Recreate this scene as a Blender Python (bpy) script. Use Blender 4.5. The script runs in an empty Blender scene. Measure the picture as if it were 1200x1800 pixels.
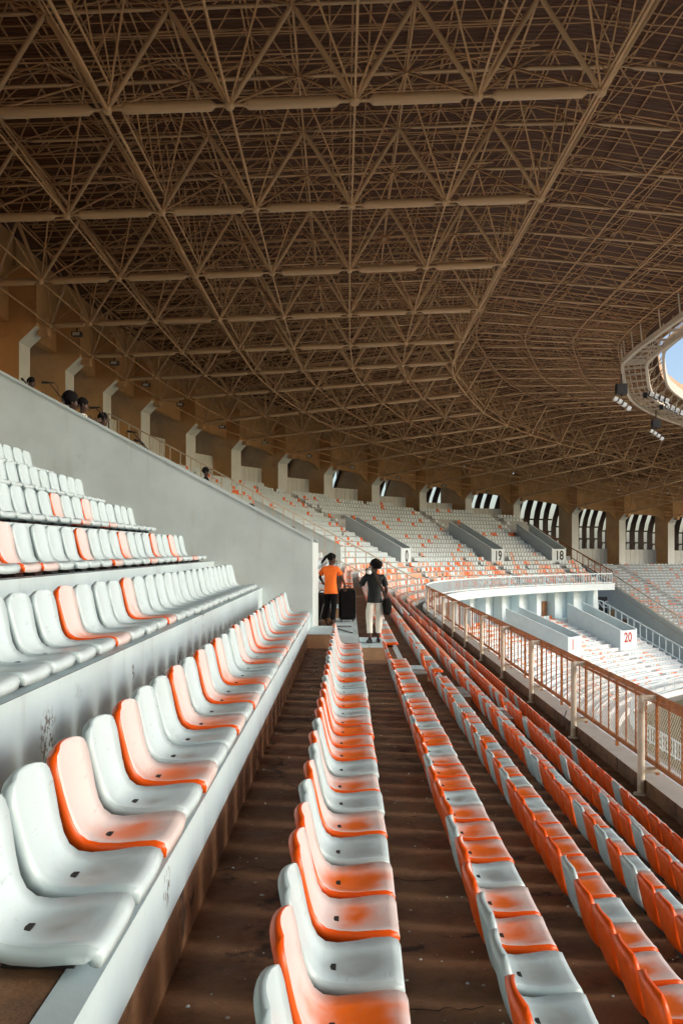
import bpy, bmesh, math, random
from mathutils import Vector, Matrix
random.seed(7)
R = math.radians
S = bpy.context.scene
COL = S.collection

# ------------------------------------------------------------------ camera, sky, sun, exposure
ZC = 13.8                                            # eye height above the field
cam_d = bpy.data.cameras.new('camera')
cam_d.lens = 35.0
cam_d.sensor_width = 36.0
cam_d.shift_y = 65 / 1800
cam_d.clip_end = 3000
cam_d.dof.use_dof = False
cam = bpy.data.objects.new('camera', cam_d)
COL.objects.link(cam)
cam.location = (0, 0, ZC)
cam.rotation_euler = (R(90), 0, 0)
S.camera = cam

SUN_EL, SUN_AZ = R(21), R(106)                       # azimuth clockwise from +Y (the view direction)
world = bpy.data.worlds.new('World')
S.world = world
world.use_nodes = True
wn = world.node_tree
wn.nodes.clear()
w_out = wn.nodes.new('ShaderNodeOutputWorld')
w_bg = wn.nodes.new('ShaderNodeBackground')
w_sky = wn.nodes.new('ShaderNodeTexSky')
w_sky.sky_type = 'NISHITA'
w_sky.sun_disc = False
w_sky.sun_elevation = SUN_EL
w_sky.sun_rotation = SUN_AZ
w_sky.air_density = 0.8
w_sky.dust_density = 2.0
w_sky.ozone_density = 1.0
w_bg.inputs['Strength'].default_value = 0.15
wn.links.new(w_sky.outputs[0], w_bg.inputs['Color'])
wn.links.new(w_bg.outputs[0], w_out.inputs['Surface'])

sun_d = bpy.data.lights.new('sun', 'SUN')
sun_d.energy = 0.7
sun_d.angle = R(13)
sun_d.color = (1.0, 0.99, 0.975)
sun = bpy.data.objects.new('sun', sun_d)
COL.objects.link(sun)
sun.location = (60, -10, 80)
sdir = Vector((math.sin(SUN_AZ) * math.cos(SUN_EL), math.cos(SUN_AZ) * math.cos(SUN_EL), math.sin(SUN_EL)))
sun.rotation_euler = (-sdir).to_track_quat('-Z', 'Y').to_euler()

S.view_settings.view_transform = 'Standard'
S.view_settings.look = 'None'
S.view_settings.gamma = 1.0
S.view_settings.use_curve_mapping = False
S.view_settings.exposure = 0.74
S.render.engine = 'CYCLES'
S.cycles.max_bounces = 8
S.cycles.diffuse_bounces = 5
S.cycles.use_denoising = True

# ------------------------------------------------------------------ helpers
def tag(o, label=None, cat=None, group=None, kind=None):
    if label: o['label'] = label
    if cat: o['category'] = cat
    if group: o['group'] = group
    if kind: o['kind'] = kind
    return o

def link(o, parent=None):
    COL.objects.link(o)
    if parent: o.parent = parent
    return o

def empty(name, loc=(0, 0, 0), rz=0.0):
    o = bpy.data.objects.new(name, None)
    o.empty_display_size = 0.2
    o.location = loc
    o.rotation_euler = (0, 0, rz)
    return link(o)

class MB:
    """collects polygons and builds ONE mesh object"""
    def __init__(s):
        s.v, s.f, s.m, s.sm = [], [], [], []
    def poly(s, pts, mi=0, smooth=False):
        n = len(s.v)
        s.v.extend([tuple(p) for p in pts])
        s.f.append(tuple(range(n, n + len(pts))))
        s.m.append(mi); s.sm.append(smooth)
    def faces(s, verts, faces, mi=0, smooth=False):
        n = len(s.v)
        s.v.extend([tuple(p) for p in verts])
        for f in faces:
            s.f.append(tuple(i + n for i in f)); s.m.append(mi); s.sm.append(smooth)
    def hexa(s, b, t, mi=0):
        """8 corner points: 4 bottom, 4 top, both counter-clockwise from above"""
        s.faces(list(b) + list(t), [(3, 2, 1, 0), (4, 5, 6, 7), (0, 1, 5, 4), (1, 2, 6, 5), (2, 3, 7, 6), (3, 0, 4, 7)], mi)
    def box(s, x0, x1, y0, y1, z0, z1, mi=0):
        s.hexa([(x0, y0, z0), (x1, y0, z0), (x1, y1, z0), (x0, y1, z0)], [(x0, y0, z1), (x1, y0, z1), (x1, y1, z1), (x0, y1, z1)], mi)
    def tube(s, p0, p1, r, n=6, mi=0, r1=None, caps=False):
        p0, p1 = Vector(p0), Vector(p1)
        d = p1 - p0
        L = d.length
        if L < 1e-5: return
        d /= L
        a = Vector((0, 0, 1)) if abs(d.z) < 0.9 else Vector((1, 0, 0))
        u = d.cross(a).normalized(); w = d.cross(u)
        r1 = r if r1 is None else r1
        vs = []
        for (p, rr) in ((p0, r), (p1, r1)):
            for k in range(n):
                t = 2 * math.pi * k / n
                vs.append(p + u * (rr * math.cos(t)) + w * (rr * math.sin(t)))
        fs = [(k, (k + 1) % n, n + (k + 1) % n, n + k) for k in range(n)]
        s.faces(vs, fs, mi, True)
        if caps:
            s.faces([vs[k] for k in range(n)], [tuple(range(n))], mi)
            s.faces([vs[n + k] for k in range(n)], [tuple(reversed(range(n)))], mi)
    def bar(s, p0, p1, wx, wz, up=(0, 0, 1), mi=0):
        """rectangular bar from p0 to p1"""
        p0, p1 = Vector(p0), Vector(p1)
        d = (p1 - p0).normalized()
        upv = Vector(up)
        if abs(d.dot(upv)) > 0.98: upv = Vector((0, 1, 0))
        u = d.cross(upv).normalized() * (wx / 2); w = u.cross(d).normalized() * (wz / 2)
        s.hexa([p0 - u - w, p0 + u - w, p1 + u - w, p1 - u - w], [p0 - u + w, p0 + u + w, p1 + u + w, p1 - u + w], mi)
    def lathe(s, prof, n=10, mi=0, origin=(0, 0, 0)):
        ox, oy, oz = origin
        vs, fs = [], []
        for (r, z) in prof:
            for k in range(n):
                t = 2 * math.pi * k / n
                vs.append((ox + r * math.cos(t), oy + r * math.sin(t), oz + z))
        for j in range(len(prof) - 1):
            for k in range(n):
                fs.append((j * n + k, j * n + (k + 1) % n, (j + 1) * n + (k + 1) % n, (j + 1) * n + k))
        s.faces(vs, fs, mi, True)
    def mesh(s, name, mats):
        me = bpy.data.meshes.new(name)
        me.from_pydata(s.v, [], s.f)
        for m in (mats if isinstance(mats, (list, tuple)) else [mats]): me.materials.append(m)
        me.polygons.foreach_set('material_index', s.m)
        me.polygons.foreach_set('use_smooth', s.sm)
        me.update()
        return me
    def build(s, name, mats, parent=None, loc=None, rz=0.0):
        o = bpy.data.objects.new(name, s.mesh(name, mats))
        if loc is not None: o.location = loc
        if rz: o.rotation_euler = (0, 0, rz)
        return link(o, parent)

# ------------------------------------------------------------------ materials
def nodes_of(m):
    m.use_nodes = True
    nt = m.node_tree
    return nt, nt.nodes['Principled BSDF']

def mat(name, col, rough=0.6, var=0.12, scale=3.0, bump=0.0, bscale=30.0, metal=0.0, stain=None, stain_amt=0.0, stain_scale=1.2, spec=0.5, rnd=True):
    m = bpy.data.materials.new(name)
    nt, b = nodes_of(m)
    N, Lk = nt.nodes, nt.links
    tc = N.new('ShaderNodeTexCoord')
    vec = tc.outputs['Object']
    if rnd:
        oi = N.new('ShaderNodeObjectInfo')
        ad = N.new('ShaderNodeVectorMath'); ad.operation = 'ADD'
        mu = N.new('ShaderNodeMath'); mu.operation = 'MULTIPLY'; mu.inputs[1].default_value = 37.0
        Lk.new(oi.outputs['Random'], mu.inputs[0])
        Lk.new(vec, ad.inputs[0]); Lk.new(mu.outputs[0], ad.inputs[1])
        vec = ad.outputs[0]
    nz = N.new('ShaderNodeTexNoise'); nz.inputs['Scale'].default_value = scale; nz.inputs['Detail'].default_value = 6; nz.inputs['Roughness'].default_value = 0.6
    Lk.new(vec, nz.inputs['Vector'])
    mx = N.new('ShaderNodeMix'); mx.data_type = 'RGBA'
    mx.inputs['A'].default_value = (*[c * (1 - var) for c in col], 1)
    mx.inputs['B'].default_value = (*[min(1, c * (1 + var)) for c in col], 1)
    cr = N.new('ShaderNodeMapRange'); cr.inputs['From Min'].default_value = 0.3; cr.inputs['From Max'].default_value = 0.7
    Lk.new(nz.outputs['Fac'], cr.inputs['Value']); Lk.new(cr.outputs[0], mx.inputs['Factor'])
    out = mx.outputs['Result']
    if stain:
        n2 = N.new('ShaderNodeTexNoise'); n2.inputs['Scale'].default_value = stain_scale; n2.inputs['Detail'].default_value = 8; n2.inputs['Roughness'].default_value = 0.7
        Lk.new(vec, n2.inputs['Vector'])
        r2 = N.new('ShaderNodeMapRange'); r2.inputs['From Min'].default_value = 0.56; r2.inputs['From Max'].default_value = 0.72; r2.inputs['To Max'].default_value = stain_amt
        Lk.new(n2.outputs['Fac'], r2.inputs['Value'])
        m2 = N.new('ShaderNodeMix'); m2.data_type = 'RGBA'
        Lk.new(r2.outputs[0], m2.inputs['Factor']); Lk.new(out, m2.inputs['A']); m2.inputs['B'].default_value = (*stain, 1)
        out = m2.outputs['Result']
    Lk.new(out, b.inputs['Base Color'])
    b.inputs['Roughness'].default_value = rough
    b.inputs['Metallic'].default_value = metal
    b.inputs['Specular IOR Level'].default_value = spec
    if bump:
        n3 = N.new('ShaderNodeTexNoise'); n3.inputs['Scale'].default_value = bscale; n3.inputs['Detail'].default_value = 4
        Lk.new(vec, n3.inputs['Vector'])
        bp = N.new('ShaderNodeBump'); bp.inputs['Strength'].default_value = bump; bp.inputs['Distance'].default_value = 0.02
        Lk.new(n3.outputs['Fac'], bp.inputs['Height']); Lk.new(bp.outputs[0], b.inputs['Normal'])
    return m

def mth(nt, op, a, b=None, clamp=False):
    n = nt.nodes.new('ShaderNodeMath'); n.operation = op; n.use_clamp = clamp
    for k, x in enumerate((a, b)):
        if x is None: continue
        if isinstance(x, (int, float)): n.inputs[k].default_value = x
        else: nt.links.new(x, n.inputs[k])
    return n.outputs[0]

def rng(nt, v, a, b, c=0.0, d=1.0, smooth=True):
    n = nt.nodes.new('ShaderNodeMapRange')
    if smooth: n.interpolation_type = 'SMOOTHSTEP'
    nt.links.new(v, n.inputs['Value'])
    n.inputs['From Min'].default_value = a; n.inputs['From Max'].default_value = b
    n.inputs['To Min'].default_value = c; n.inputs['To Max'].default_value = d
    return n.outputs[0]

def mixc(nt, f, a, b):
    n = nt.nodes.new('ShaderNodeMix'); n.data_type = 'RGBA'
    for k, x in (('Factor', f), ('A', a), ('B', b)):
        if isinstance(x, (int, float)): n.inputs[k].default_value = x
        elif isinstance(x, tuple): n.inputs[k].default_value = (*x, 1)
        else: nt.links.new(x, n.inputs[k])
    return n.outputs['Result']

def seat_top(name, core, faded_gloss, worn, roof_gloss, roof_gloss_amt):
    """moulded seat face: the pan keeps its colour, the rest pales by weather and painted gloss; a roof reflection is painted in the dip"""
    m = bpy.data.materials.new(name)
    nt, b = nodes_of(m)
    N, Lk = nt.nodes, nt.links
    tc = N.new('ShaderNodeTexCoord'); oi = N.new('ShaderNodeObjectInfo')
    sep = N.new('ShaderNodeSeparateXYZ'); Lk.new(tc.outputs['Object'], sep.inputs[0])
    off = mth(nt, 'MULTIPLY', oi.outputs['Random'], 53.0)
    ad = N.new('ShaderNodeVectorMath'); ad.operation = 'ADD'; Lk.new(tc.outputs['Object'], ad.inputs[0]); Lk.new(off, ad.inputs[1])
    nz = N.new('ShaderNodeTexNoise'); nz.inputs['Scale'].default_value = 7; nz.inputs['Detail'].default_value = 6; Lk.new(ad.outputs[0], nz.inputs['Vector'])
    nf = N.new('ShaderNodeTexNoise'); nf.inputs['Scale'].default_value = 70; nf.inputs['Detail'].default_value = 5; Lk.new(ad.outputs[0], nf.inputs['Vector'])
    nzc = mth(nt, 'SUBTRACT', nz.outputs['Fac'], 0.5)
    # distance from the middle of the pan (x -0.17 forward axis, y across)
    dx = mth(nt, 'DIVIDE', mth(nt, 'ADD', sep.outputs['X'], 0.16), 0.20)
    dy = mth(nt, 'DIVIDE', sep.outputs['Y'], 0.30)
    d = mth(nt, 'SQRT', mth(nt, 'ADD', mth(nt, 'MULTIPLY', dx, dx), mth(nt, 'MULTIPLY', dy, dy)))
    d = mth(nt, 'ADD', d, mth(nt, 'MULTIPLY', nzc, 0.9))
    d = mth(nt, 'ADD', d, mth(nt, 'MULTIPLY', mth(nt, 'SUBTRACT', oi.outputs['Random'], 0.5), 0.35))
    onback = rng(nt, sep.outputs['Z'], 0.105, 0.22)
    fade_gloss = mth(nt, 'MAXIMUM', rng(nt, d, 0.15, 0.9), onback, True)
    col = mixc(nt, mth(nt, 'MULTIPLY', fade_gloss, worn), core, faded_gloss)  # pale tone: real bleaching plus painted gloss of the bright opening
    # reflection of the dark roof, painted into the dip of the pan
    gd = mth(nt, 'MULTIPLY', rng(nt, d, 0.55, 0.05), mth(nt, 'SUBTRACT', 1.0, onback))
    gd = mth(nt, 'MULTIPLY', gd, rng(nt, nz.outputs['Fac'], 0.3, 0.7, 0.45, 1.0))
    gd = mth(nt, 'MULTIPLY', gd, rng(nt, oi.outputs['Random'], 0.0, 1.0, 0.45 * roof_gloss_amt, roof_gloss_amt, False))
    col = mixc(nt, gd, col, roof_gloss)
    mpv = N.new('ShaderNodeMapping'); mpv.inputs['Scale'].default_value = (90, 7, 30); mpv.inputs['Rotation'].default_value = (0, 0, 0.5); Lk.new(ad.outputs[0], mpv.inputs[0])
    ns = N.new('ShaderNodeTexNoise'); ns.inputs['Scale'].default_value = 1.0; ns.inputs['Detail'].default_value = 4; Lk.new(mpv.outputs[0], ns.inputs['Vector'])
    scuff = mth(nt, 'MULTIPLY', rng(nt, ns.outputs['Fac'], 0.62, 0.68, 0.0, 0.35), rng(nt, nz.outputs['Fac'], 0.45, 0.6))
    col = mixc(nt, scuff, col, tuple(c * 0.5 for c in faded_gloss))
    sp = rng(nt, nf.outputs['Fac'], 0.64, 0.72, 0.0, 0.35)
    col = mixc(nt, sp, col, tuple(c * 0.55 for c in faded_gloss))
    Lk.new(col, b.inputs['Base Color'])
    b.inputs['Specular IOR Level'].default_value = 0.5
    Lk.new(rng(nt, nz.outputs['Fac'], 0.3, 0.7, 0.28, 0.48), b.inputs['Roughness'])
    bp = N.new('ShaderNodeBump'); bp.inputs['Strength'].default_value = 0.08; bp.inputs['Distance'].default_value = 0.004
    Lk.new(nf.outputs['Fac'], bp.inputs['Height']); Lk.new(bp.outputs[0], b.inputs['Normal'])
    return m

def floor_mat():
    m = bpy.data.materials.new('dirty_concrete')
    nt, b = nodes_of(m); N, Lk = nt.nodes, nt.links
    tc = N.new('ShaderNodeTexCoord')
    def noise(s, dt=8, r=0.65):
        n = N.new('ShaderNodeTexNoise'); n.inputs['Scale'].default_value = s; n.inputs['Detail'].default_value = dt; n.inputs['Roughness'].default_value = r
        Lk.new(tc.outputs['Object'], n.inputs['Vector']); return n.outputs['Fac']
    a = noise(0.9); c = noise(5.0); f = noise(45.0, 4)
    col = mixc(nt, rng(nt, a, 0.3, 0.7), (0.14, 0.062, 0.027), (0.24, 0.125, 0.06))
    col = mixc(nt, rng(nt, c, 0.50, 0.72, 0, 0.55), col, (0.075, 0.034, 0.017))
    col = mixc(nt, rng(nt, f, 0.55, 0.75, 0, 0.35), col, (0.33, 0.21, 0.12))
    vo = N.new('ShaderNodeTexVoronoi'); vo.feature = 'DISTANCE_TO_EDGE'; vo.inputs['Scale'].default_value = 0.55
    wv = N.new('ShaderNodeVectorMath'); wv.operation = 'ADD'
    n4 = N.new('ShaderNodeTexNoise'); n4.inputs['Scale'].default_value = 3.0; n4.inputs['Detail'].default_value = 6
    Lk.new(tc.outputs['Object'], n4.inputs['Vector'])
    sc = N.new('ShaderNodeVectorMath'); sc.operation = 'SCALE'; sc.inputs['Scale'].default_value = 0.6
    Lk.new(n4.outputs['Color'], sc.inputs[0]); Lk.new(tc.outputs['Object'], wv.inputs[0]); Lk.new(sc.outputs[0], wv.inputs[1])
    Lk.new(wv.outputs[0], vo.inputs['Vector'])
    crk = rng(nt, vo.outputs['Distance'], 0.006, 0.026, 0.9, 0.0)
    crk = mth(nt, 'MULTIPLY', crk, rng(nt, c, 0.45, 0.6))
    gr = noise(160.0, 3); bl = noise(2.2, 5, 0.55)
    col = mixc(nt, rng(nt, bl, 0.52, 0.66, 0, 0.5), col, (0.055, 0.026, 0.014))
    col = mixc(nt, rng(nt, gr, 0.58, 0.7, 0, 0.4), col, (0.36, 0.24, 0.15))
    col = mixc(nt, rng(nt, gr, 0.42, 0.30, 0, 0.5), col, (0.04, 0.02, 0.012))
    col = mixc(nt, crk, col, (0.03, 0.015, 0.01))
    Lk.new(col, b.inputs['Base Color'])
    Lk.new(rng(nt, c, 0.3, 0.7, 0.55, 0.85), b.inputs['Roughness'])
    bp = N.new('ShaderNodeBump'); bp.inputs['Strength'].default_value = 0.35; bp.inputs['Distance'].default_value = 0.02
    Lk.new(mth(nt, 'ADD', f, mth(nt, 'MULTIPLY', crk, -1.5)), bp.inputs['Height']); Lk.new(bp.outputs[0], b.inputs['Normal'])
    return m

def paint_mat(name, base, dirt, peel=0.6, scale=2.3, patches=()):
    """white paint on concrete with peeled patches, scuffs and streaks"""
    m = bpy.data.materials.new(name)
    nt, b = nodes_of(m); N, Lk = nt.nodes, nt.links
    tc = N.new('ShaderNodeTexCoord')
    mp = N.new('ShaderNodeMapping'); mp.inputs['Scale'].default_value = (1, 0.45, 1); Lk.new(tc.outputs['Object'], mp.inputs[0])
    def noise(s, dt=8, r=0.65, v=None):
        n = N.new('ShaderNodeTexNoise'); n.inputs['Scale'].default_value = s; n.inputs['Detail'].default_value = dt; n.inputs['Roughness'].default_value = r
        Lk.new(v or tc.outputs['Object'], n.inputs['Vector']); return n.outputs['Fac']
    a = noise(0.8); c = noise(scale, 10, 0.72, mp.outputs[0]); f = noise(28, 6); g = noise(0.35, 3)
    col = mixc(nt, rng(nt, a, 0.35, 0.7), base, tuple(x * 0.86 for x in base))
    col = mixc(nt, rng(nt, f, 0.6, 0.78, 0, 0.25), col, dirt)
    msk = mth(nt, 'MULTIPLY', rng(nt, c, 0.615, 0.635), rng(nt, g, 0.5, 0.56))
    msk = mth(nt, 'MULTIPLY', msk, rng(nt, f, 0.42, 0.5))
    col = mixc(nt, mth(nt, 'MULTIPLY', msk, peel), col, dirt)
    ms = N.new('ShaderNodeMapping'); ms.inputs['Scale'].default_value = (5.0, 5.0, 0.35); Lk.new(tc.outputs['Object'], ms.inputs[0])
    st = noise(1.0, 6, 0.6, ms.outputs[0])
    col = mixc(nt, mth(nt, 'MULTIPLY', rng(nt, st, 0.54, 0.70), rng(nt, a, 0.40, 0.62, 0.05, 0.38)), col, tuple(0.45 * x + 0.55 * y for x, y in zip(base, dirt)))
    for cy, cz, rad in patches:
        sx = N.new('ShaderNodeVectorMath'); sx.operation = 'MULTIPLY'; sx.inputs[1].default_value = (0, 1, 1); Lk.new(tc.outputs['Object'], sx.inputs[0])
        dd = N.new('ShaderNodeVectorMath'); dd.operation = 'DISTANCE'; dd.inputs[1].default_value = (0, cy, cz); Lk.new(sx.outputs[0], dd.inputs[0])
        pm = mth(nt, 'MULTIPLY', rng(nt, dd.outputs['Value'], rad, rad * 0.5), rng(nt, f, 0.50, 0.53))
        col = mixc(nt, mth(nt, 'MULTIPLY', pm, 0.85), col, dirt)
    Lk.new(col, b.inputs['Base Color'])
    b.inputs['Roughness'].default_value = 0.55
    bp = N.new('ShaderNodeBump'); bp.inputs['Strength'].default_value = 0.25; bp.inputs['Distance'].default_value = 0.012
    Lk.new(mth(nt, 'SUBTRACT', mth(nt, 'MULTIPLY', f, 0.5), msk), bp.inputs['Height']); Lk.new(bp.outputs[0], b.inputs['Normal'])
    return m

def deck_mat():
    m = bpy.data.materials.new('corrugated_sheet')
    nt, b = nodes_of(m); N, Lk = nt.nodes, nt.links
    tc = N.new('ShaderNodeTexCoord')
    uv = N.new('ShaderNodeSeparateXYZ'); Lk.new(tc.outputs['UV'], uv.inputs[0])
    wv = mth(nt, 'SINE', mth(nt, 'MULTIPLY', uv.outputs['X'], 2 * math.pi / 0.25))
    nz = N.new('ShaderNodeTexNoise'); nz.inputs['Scale'].default_value = 0.6; nz.inputs['Detail'].default_value = 5; Lk.new(tc.outputs['Object'], nz.inputs['Vector'])
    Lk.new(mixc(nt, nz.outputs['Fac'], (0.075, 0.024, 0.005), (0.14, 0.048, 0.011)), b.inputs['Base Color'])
    b.inputs['Roughness'].default_value = 0.55
    bp = N.new('ShaderNodeBump'); bp.inputs['Strength'].default_value = 0.9; bp.inputs['Distance'].default_value = 0.05
    Lk.new(wv, bp.inputs['Height']); Lk.new(bp.outputs[0], b.inputs['Normal'])
    return m

M = {}
M['floor'] = floor_mat()
M['ledge'] = paint_mat('white_ledge_paint', (0.56, 0.69, 0.725), (0.10, 0.06, 0.04), 0.85, 2.3, ((4.95, ZC - 0.93, 0.17), (8.8, ZC - 0.97, 0.15), (6.9, ZC - 0.85, 0.07), (3.6, ZC - 1.22, 0.09), (10.9, ZC - 1.27, 0.1)))
M['wall'] = paint_mat('pale_wall_paint', (0.645, 0.735, 0.735), (0.34, 0.29, 0.23), 0.3, 3.1)
M['white'] = mat('white_paint', (0.67, 0.78, 0.815), 0.5, 0.05, 1.5, 0.05, 20)
M['seat_white'] = mat('white_plastic', (0.47, 0.60, 0.63), 0.36, 0.05, 4)
M['seat_orange'] = mat('orange_plastic', (0.84, 0.105, 0.005), 0.36, 0.10, 5)
M['top_white'] = seat_top('white_plastic_face', (0.49, 0.605, 0.635), (0.59, 0.715, 0.755), 1.0, (0.17, 0.11, 0.075), 0.95)
M['top_orange'] = seat_top('orange_plastic_face', (0.88, 0.17, 0.015), (0.74, 0.665, 0.655), 0.95, (0.62, 0.12, 0.015), 0.6)
M['dark'] = mat('dark_recess', (0.012, 0.009, 0.008), 0.8, 0.1)
M['ochre'] = mat('ochre_concrete', (0.64, 0.385, 0.165), 0.8, 0.14, 0.7, 0.15, 12, stain=(0.25, 0.11, 0.04), stain_amt=0.45, stain_scale=0.5)
M['pale'] = mat('pale_concrete', (0.64, 0.68, 0.65), 0.75, 0.07, 0.8, 0.1, 14, stain=(0.42, 0.34, 0.25), stain_amt=0.35)
M['tube'] = mat('beige_steel', (0.60, 0.41, 0.235), 0.42, 0.12, 0.8, 0.0)
M['tube2'] = mat('brown_steel', (0.56, 0.345, 0.175), 0.5, 0.12, 0.8, 0.0)
M['deck'] = deck_mat()
M['rust'] = mat('rusty_steel', (0.36, 0.115, 0.022), 0.6, 0.4, 4.0, 0.2, 40, stain=(0.52, 0.30, 0.13), stain_amt=0.75, stain_scale=3.0)
M['cream'] = mat('cream_paint', (0.66, 0.58, 0.47), 0.5, 0.12, 3.0, 0.05, 20, stain=(0.33, 0.16, 0.06), stain_amt=0.7, stain_scale=5.0)
M['black'] = mat('black_plastic', (0.018, 0.016, 0.016), 0.5, 0.2)
M['bagblack'] = mat('black_fabric', (0.008, 0.007, 0.007), 0.9, 0.3, 20, 0.2, 90, spec=0.15)
M['letter'] = mat('dark_lettering', (0.03, 0.022, 0.02), 0.7, 0.05)
M['letter_red'] = mat('red_lettering', (0.45, 0.05, 0.03), 0.7, 0.05)
M['grey'] = mat('grey_render', (0.66, 0.70, 0.68), 0.8, 0.06, 0.6, 0.05, 14)
M['grass'] = mat('worn_grass', (0.16, 0.14, 0.06), 0.95, 0.3, 0.35, 0.5, 30)
M['ground'] = mat('concrete_ground', (0.30, 0.28, 0.24), 0.9, 0.15, 0.05)
M['slat'] = mat('dark_facade_panel', (0.045, 0.028, 0.022), 0.6, 0.2)
M['door'] = mat('brown_door', (0.30, 0.13, 0.05), 0.6, 0.15)
M['lamp'] = mat('white_lamp_face', (0.80, 0.82, 0.80), 0.3, 0.03)
M['cloth_orange'] = mat('orange_cotton', (0.86, 0.15, 0.012), 0.85, 0.12, 6, 0.15, 60)
M['cloth_black'] = mat('black_cotton', (0.007, 0.0065, 0.0075), 0.9, 0.3, 8, 0.2, 60, spec=0.12)
M['jacket'] = mat('dark_jacket_cloth', (0.010, 0.013, 0.013), 0.6, 0.3, 8, 0.3, 35, spec=0.25)
M['cloth_white'] = mat('cream_cotton', (0.76, 0.73, 0.66), 0.85, 0.08, 6, 0.25, 30)
M['skin'] = mat('dark_skin', (0.065, 0.03, 0.017), 0.5, 0.1, 12)
M['hair'] = mat('black_hair', (0.006, 0.005, 0.005), 0.85, 0.3, 40, 0.8, 45, spec=0.2)
M['brownstrap'] = mat('brown_leather', (0.06, 0.03, 0.018), 0.5, 0.2)

# ------------------------------------------------------------------ plan of the bowl
K0, K1 = -22, 20
def yk(k): return 66.3 - 8.0 * (3 - k)
BP, PP = {}, {}
for k in range(K0, K1 + 1):
    if k < 1: BP[k] = (-16.05, yk(k))
    if k <= 2: PP[k] = (5.08 + 0.0069 * yk(k), yk(k))
BP.update({1: (-16.0, 50.3), 2: (-15.9, 58.3), 3: (-15.6, 66.3), 4: (-14.6, 74.2), 5: (-12.4, 82.0), 6: (-9.47, 89.6), 7: (-5.7, 96.8), 8: (-1.36, 103.6),
           9: (3.77, 109.8), 10: (9.43, 115.4), 11: (15.34, 120.4), 12: (21.9, 124.5), 13: (30.0, 128.0), 14: (36.9, 131.0), 15: (44.3, 134.0), 16: (52, 136.2),
           17: (60, 137.6), 18: (68, 138.3), 19: (76, 138.5), 20: (84, 138.5)})
PP.update({3: (5.54, 65.2), 4: (5.75, 70.4), 5: (6.6, 75.9), 6: (8.2, 81.7), 7: (10.5, 87.4), 8: (13.3, 92.9), 9: (16.8, 98.0), 10: (20.8, 102.8), 11: (25.2, 107.1),
           12: (30.0, 110.6), 13: (35.2, 113.2), 14: (40.6, 115.2), 15: (46.3, 116.8), 16: (52.5, 118), 17: (60, 118.8), 18: (68, 119.2), 19: (76, 119.4), 20: (84, 119.4)})
ZK = {4: 10.13, 5: 9.37, 6: 8.86, 7: 8.3, 8: 7.7, 9: 7.03, 10: 6.53, 11: 6.05, 12: 5.5, 13: 4.5, 14: 3.74, 15: 3.45}
ZR = {5: 12.3, 6: 11.6, 7: 11.3, 8: 11.2, 9: 11.0, 10: 10.7, 11: 10.3, 12: 9.8, 13: 9.4}
for k in range(K0, K1 + 1):
    ZK.setdefault(k, 10.3 if k < 4 else 3.3); ZR.setdefault(k, 12.5 if k < 5 else 9.0)

def cat(D, k):
    k = max(K0 + 0.001, min(K1 - 0.001, k))
    i = int(math.floor(k)); t = k - i
    p = [D[max(K0, min(K1, j))] for j in (i - 1, i, i + 1, i + 2)]
    def c(a, b, cc, d): return 0.5 * (2 * b + (cc - a) * t + (2 * a - 5 * b + 4 * cc - d) * t * t + (3 * b - a - 3 * cc + d) * t ** 3)
    if isinstance(p[0], tuple): return tuple(c(*[q[n] for q in p]) for n in range(2))
    return c(*p)
def B(k): return Vector((*cat(BP, k), 0))
def P(k): return Vector((*cat(PP, k), 0))
def nout(k):
    v = B(k) - P(k)
    if k <= 1.5:
        return Vector((-1, 0.0069, 0)).normalized()
    return v.normalized()
def depth(k): return (B(k) - P(k)).length
def droof(k):
    t = (B(k + 0.05) - B(k - 0.05)).normalized()
    return Vector((t.y, -t.x, 0))
def tang(k): return (P(k + 0.02) - P(k - 0.02)).normalized()
def k_of_y(y): return 3 - (66.3 - y) / 8.0
def smoothstep(a, b, x):
    t = max(0, min(1, (x - a) / (b - a))); return t * t * (3 - 2 * t)
def dz(k): return -0.15 * smoothstep(4, 10, k)
T, RI = 0.835, 0.46
O0 = 0.713                                            # curb to the front of the lowest seats
def off(i): return O0 + T * i
def panz(i, k=0): return ZC - 3.79 + RI * i + dz(k)
def tread(i, k=0): return panz(i, k) - 0.10 if i >= 0 else ZC - 4.22 + dz(k)
def at(k, o, z): 
    p = P(k) + nout(k) * o
    return Vector((p.x, p.y, z))
def rows_at(k): return int((depth(k) - 0.8 - O0) / T) if k > 1.5 else 23
def frange(a, b, n): return [a + (b - a) * j / n for j in range(n + 1)]
def rowx(n, y): return 0.192 + T * (n - 2) + 0.0069 * y     # near part: front of seat row n

# ------------------------------------------------------------------ ground, field
g = MB(); g.poly([(-900, -900, 0), (900, -900, 0), (900, 900, 0), (-900, 900, 0)])
tag(g.build('ground', M['ground']), kind='structure')
g = MB()
pts = []
for k in frange(-8, 12, 80):
    p = P(k) - nout(k) * 15.5; pts.append((p.x, p.y, 0.004))
pts += [(150, 118, 0.004), (150, -60, 0.004)]
g.poly(pts)
tag(g.build('playing_field', M['grass']), kind='structure')

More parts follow.
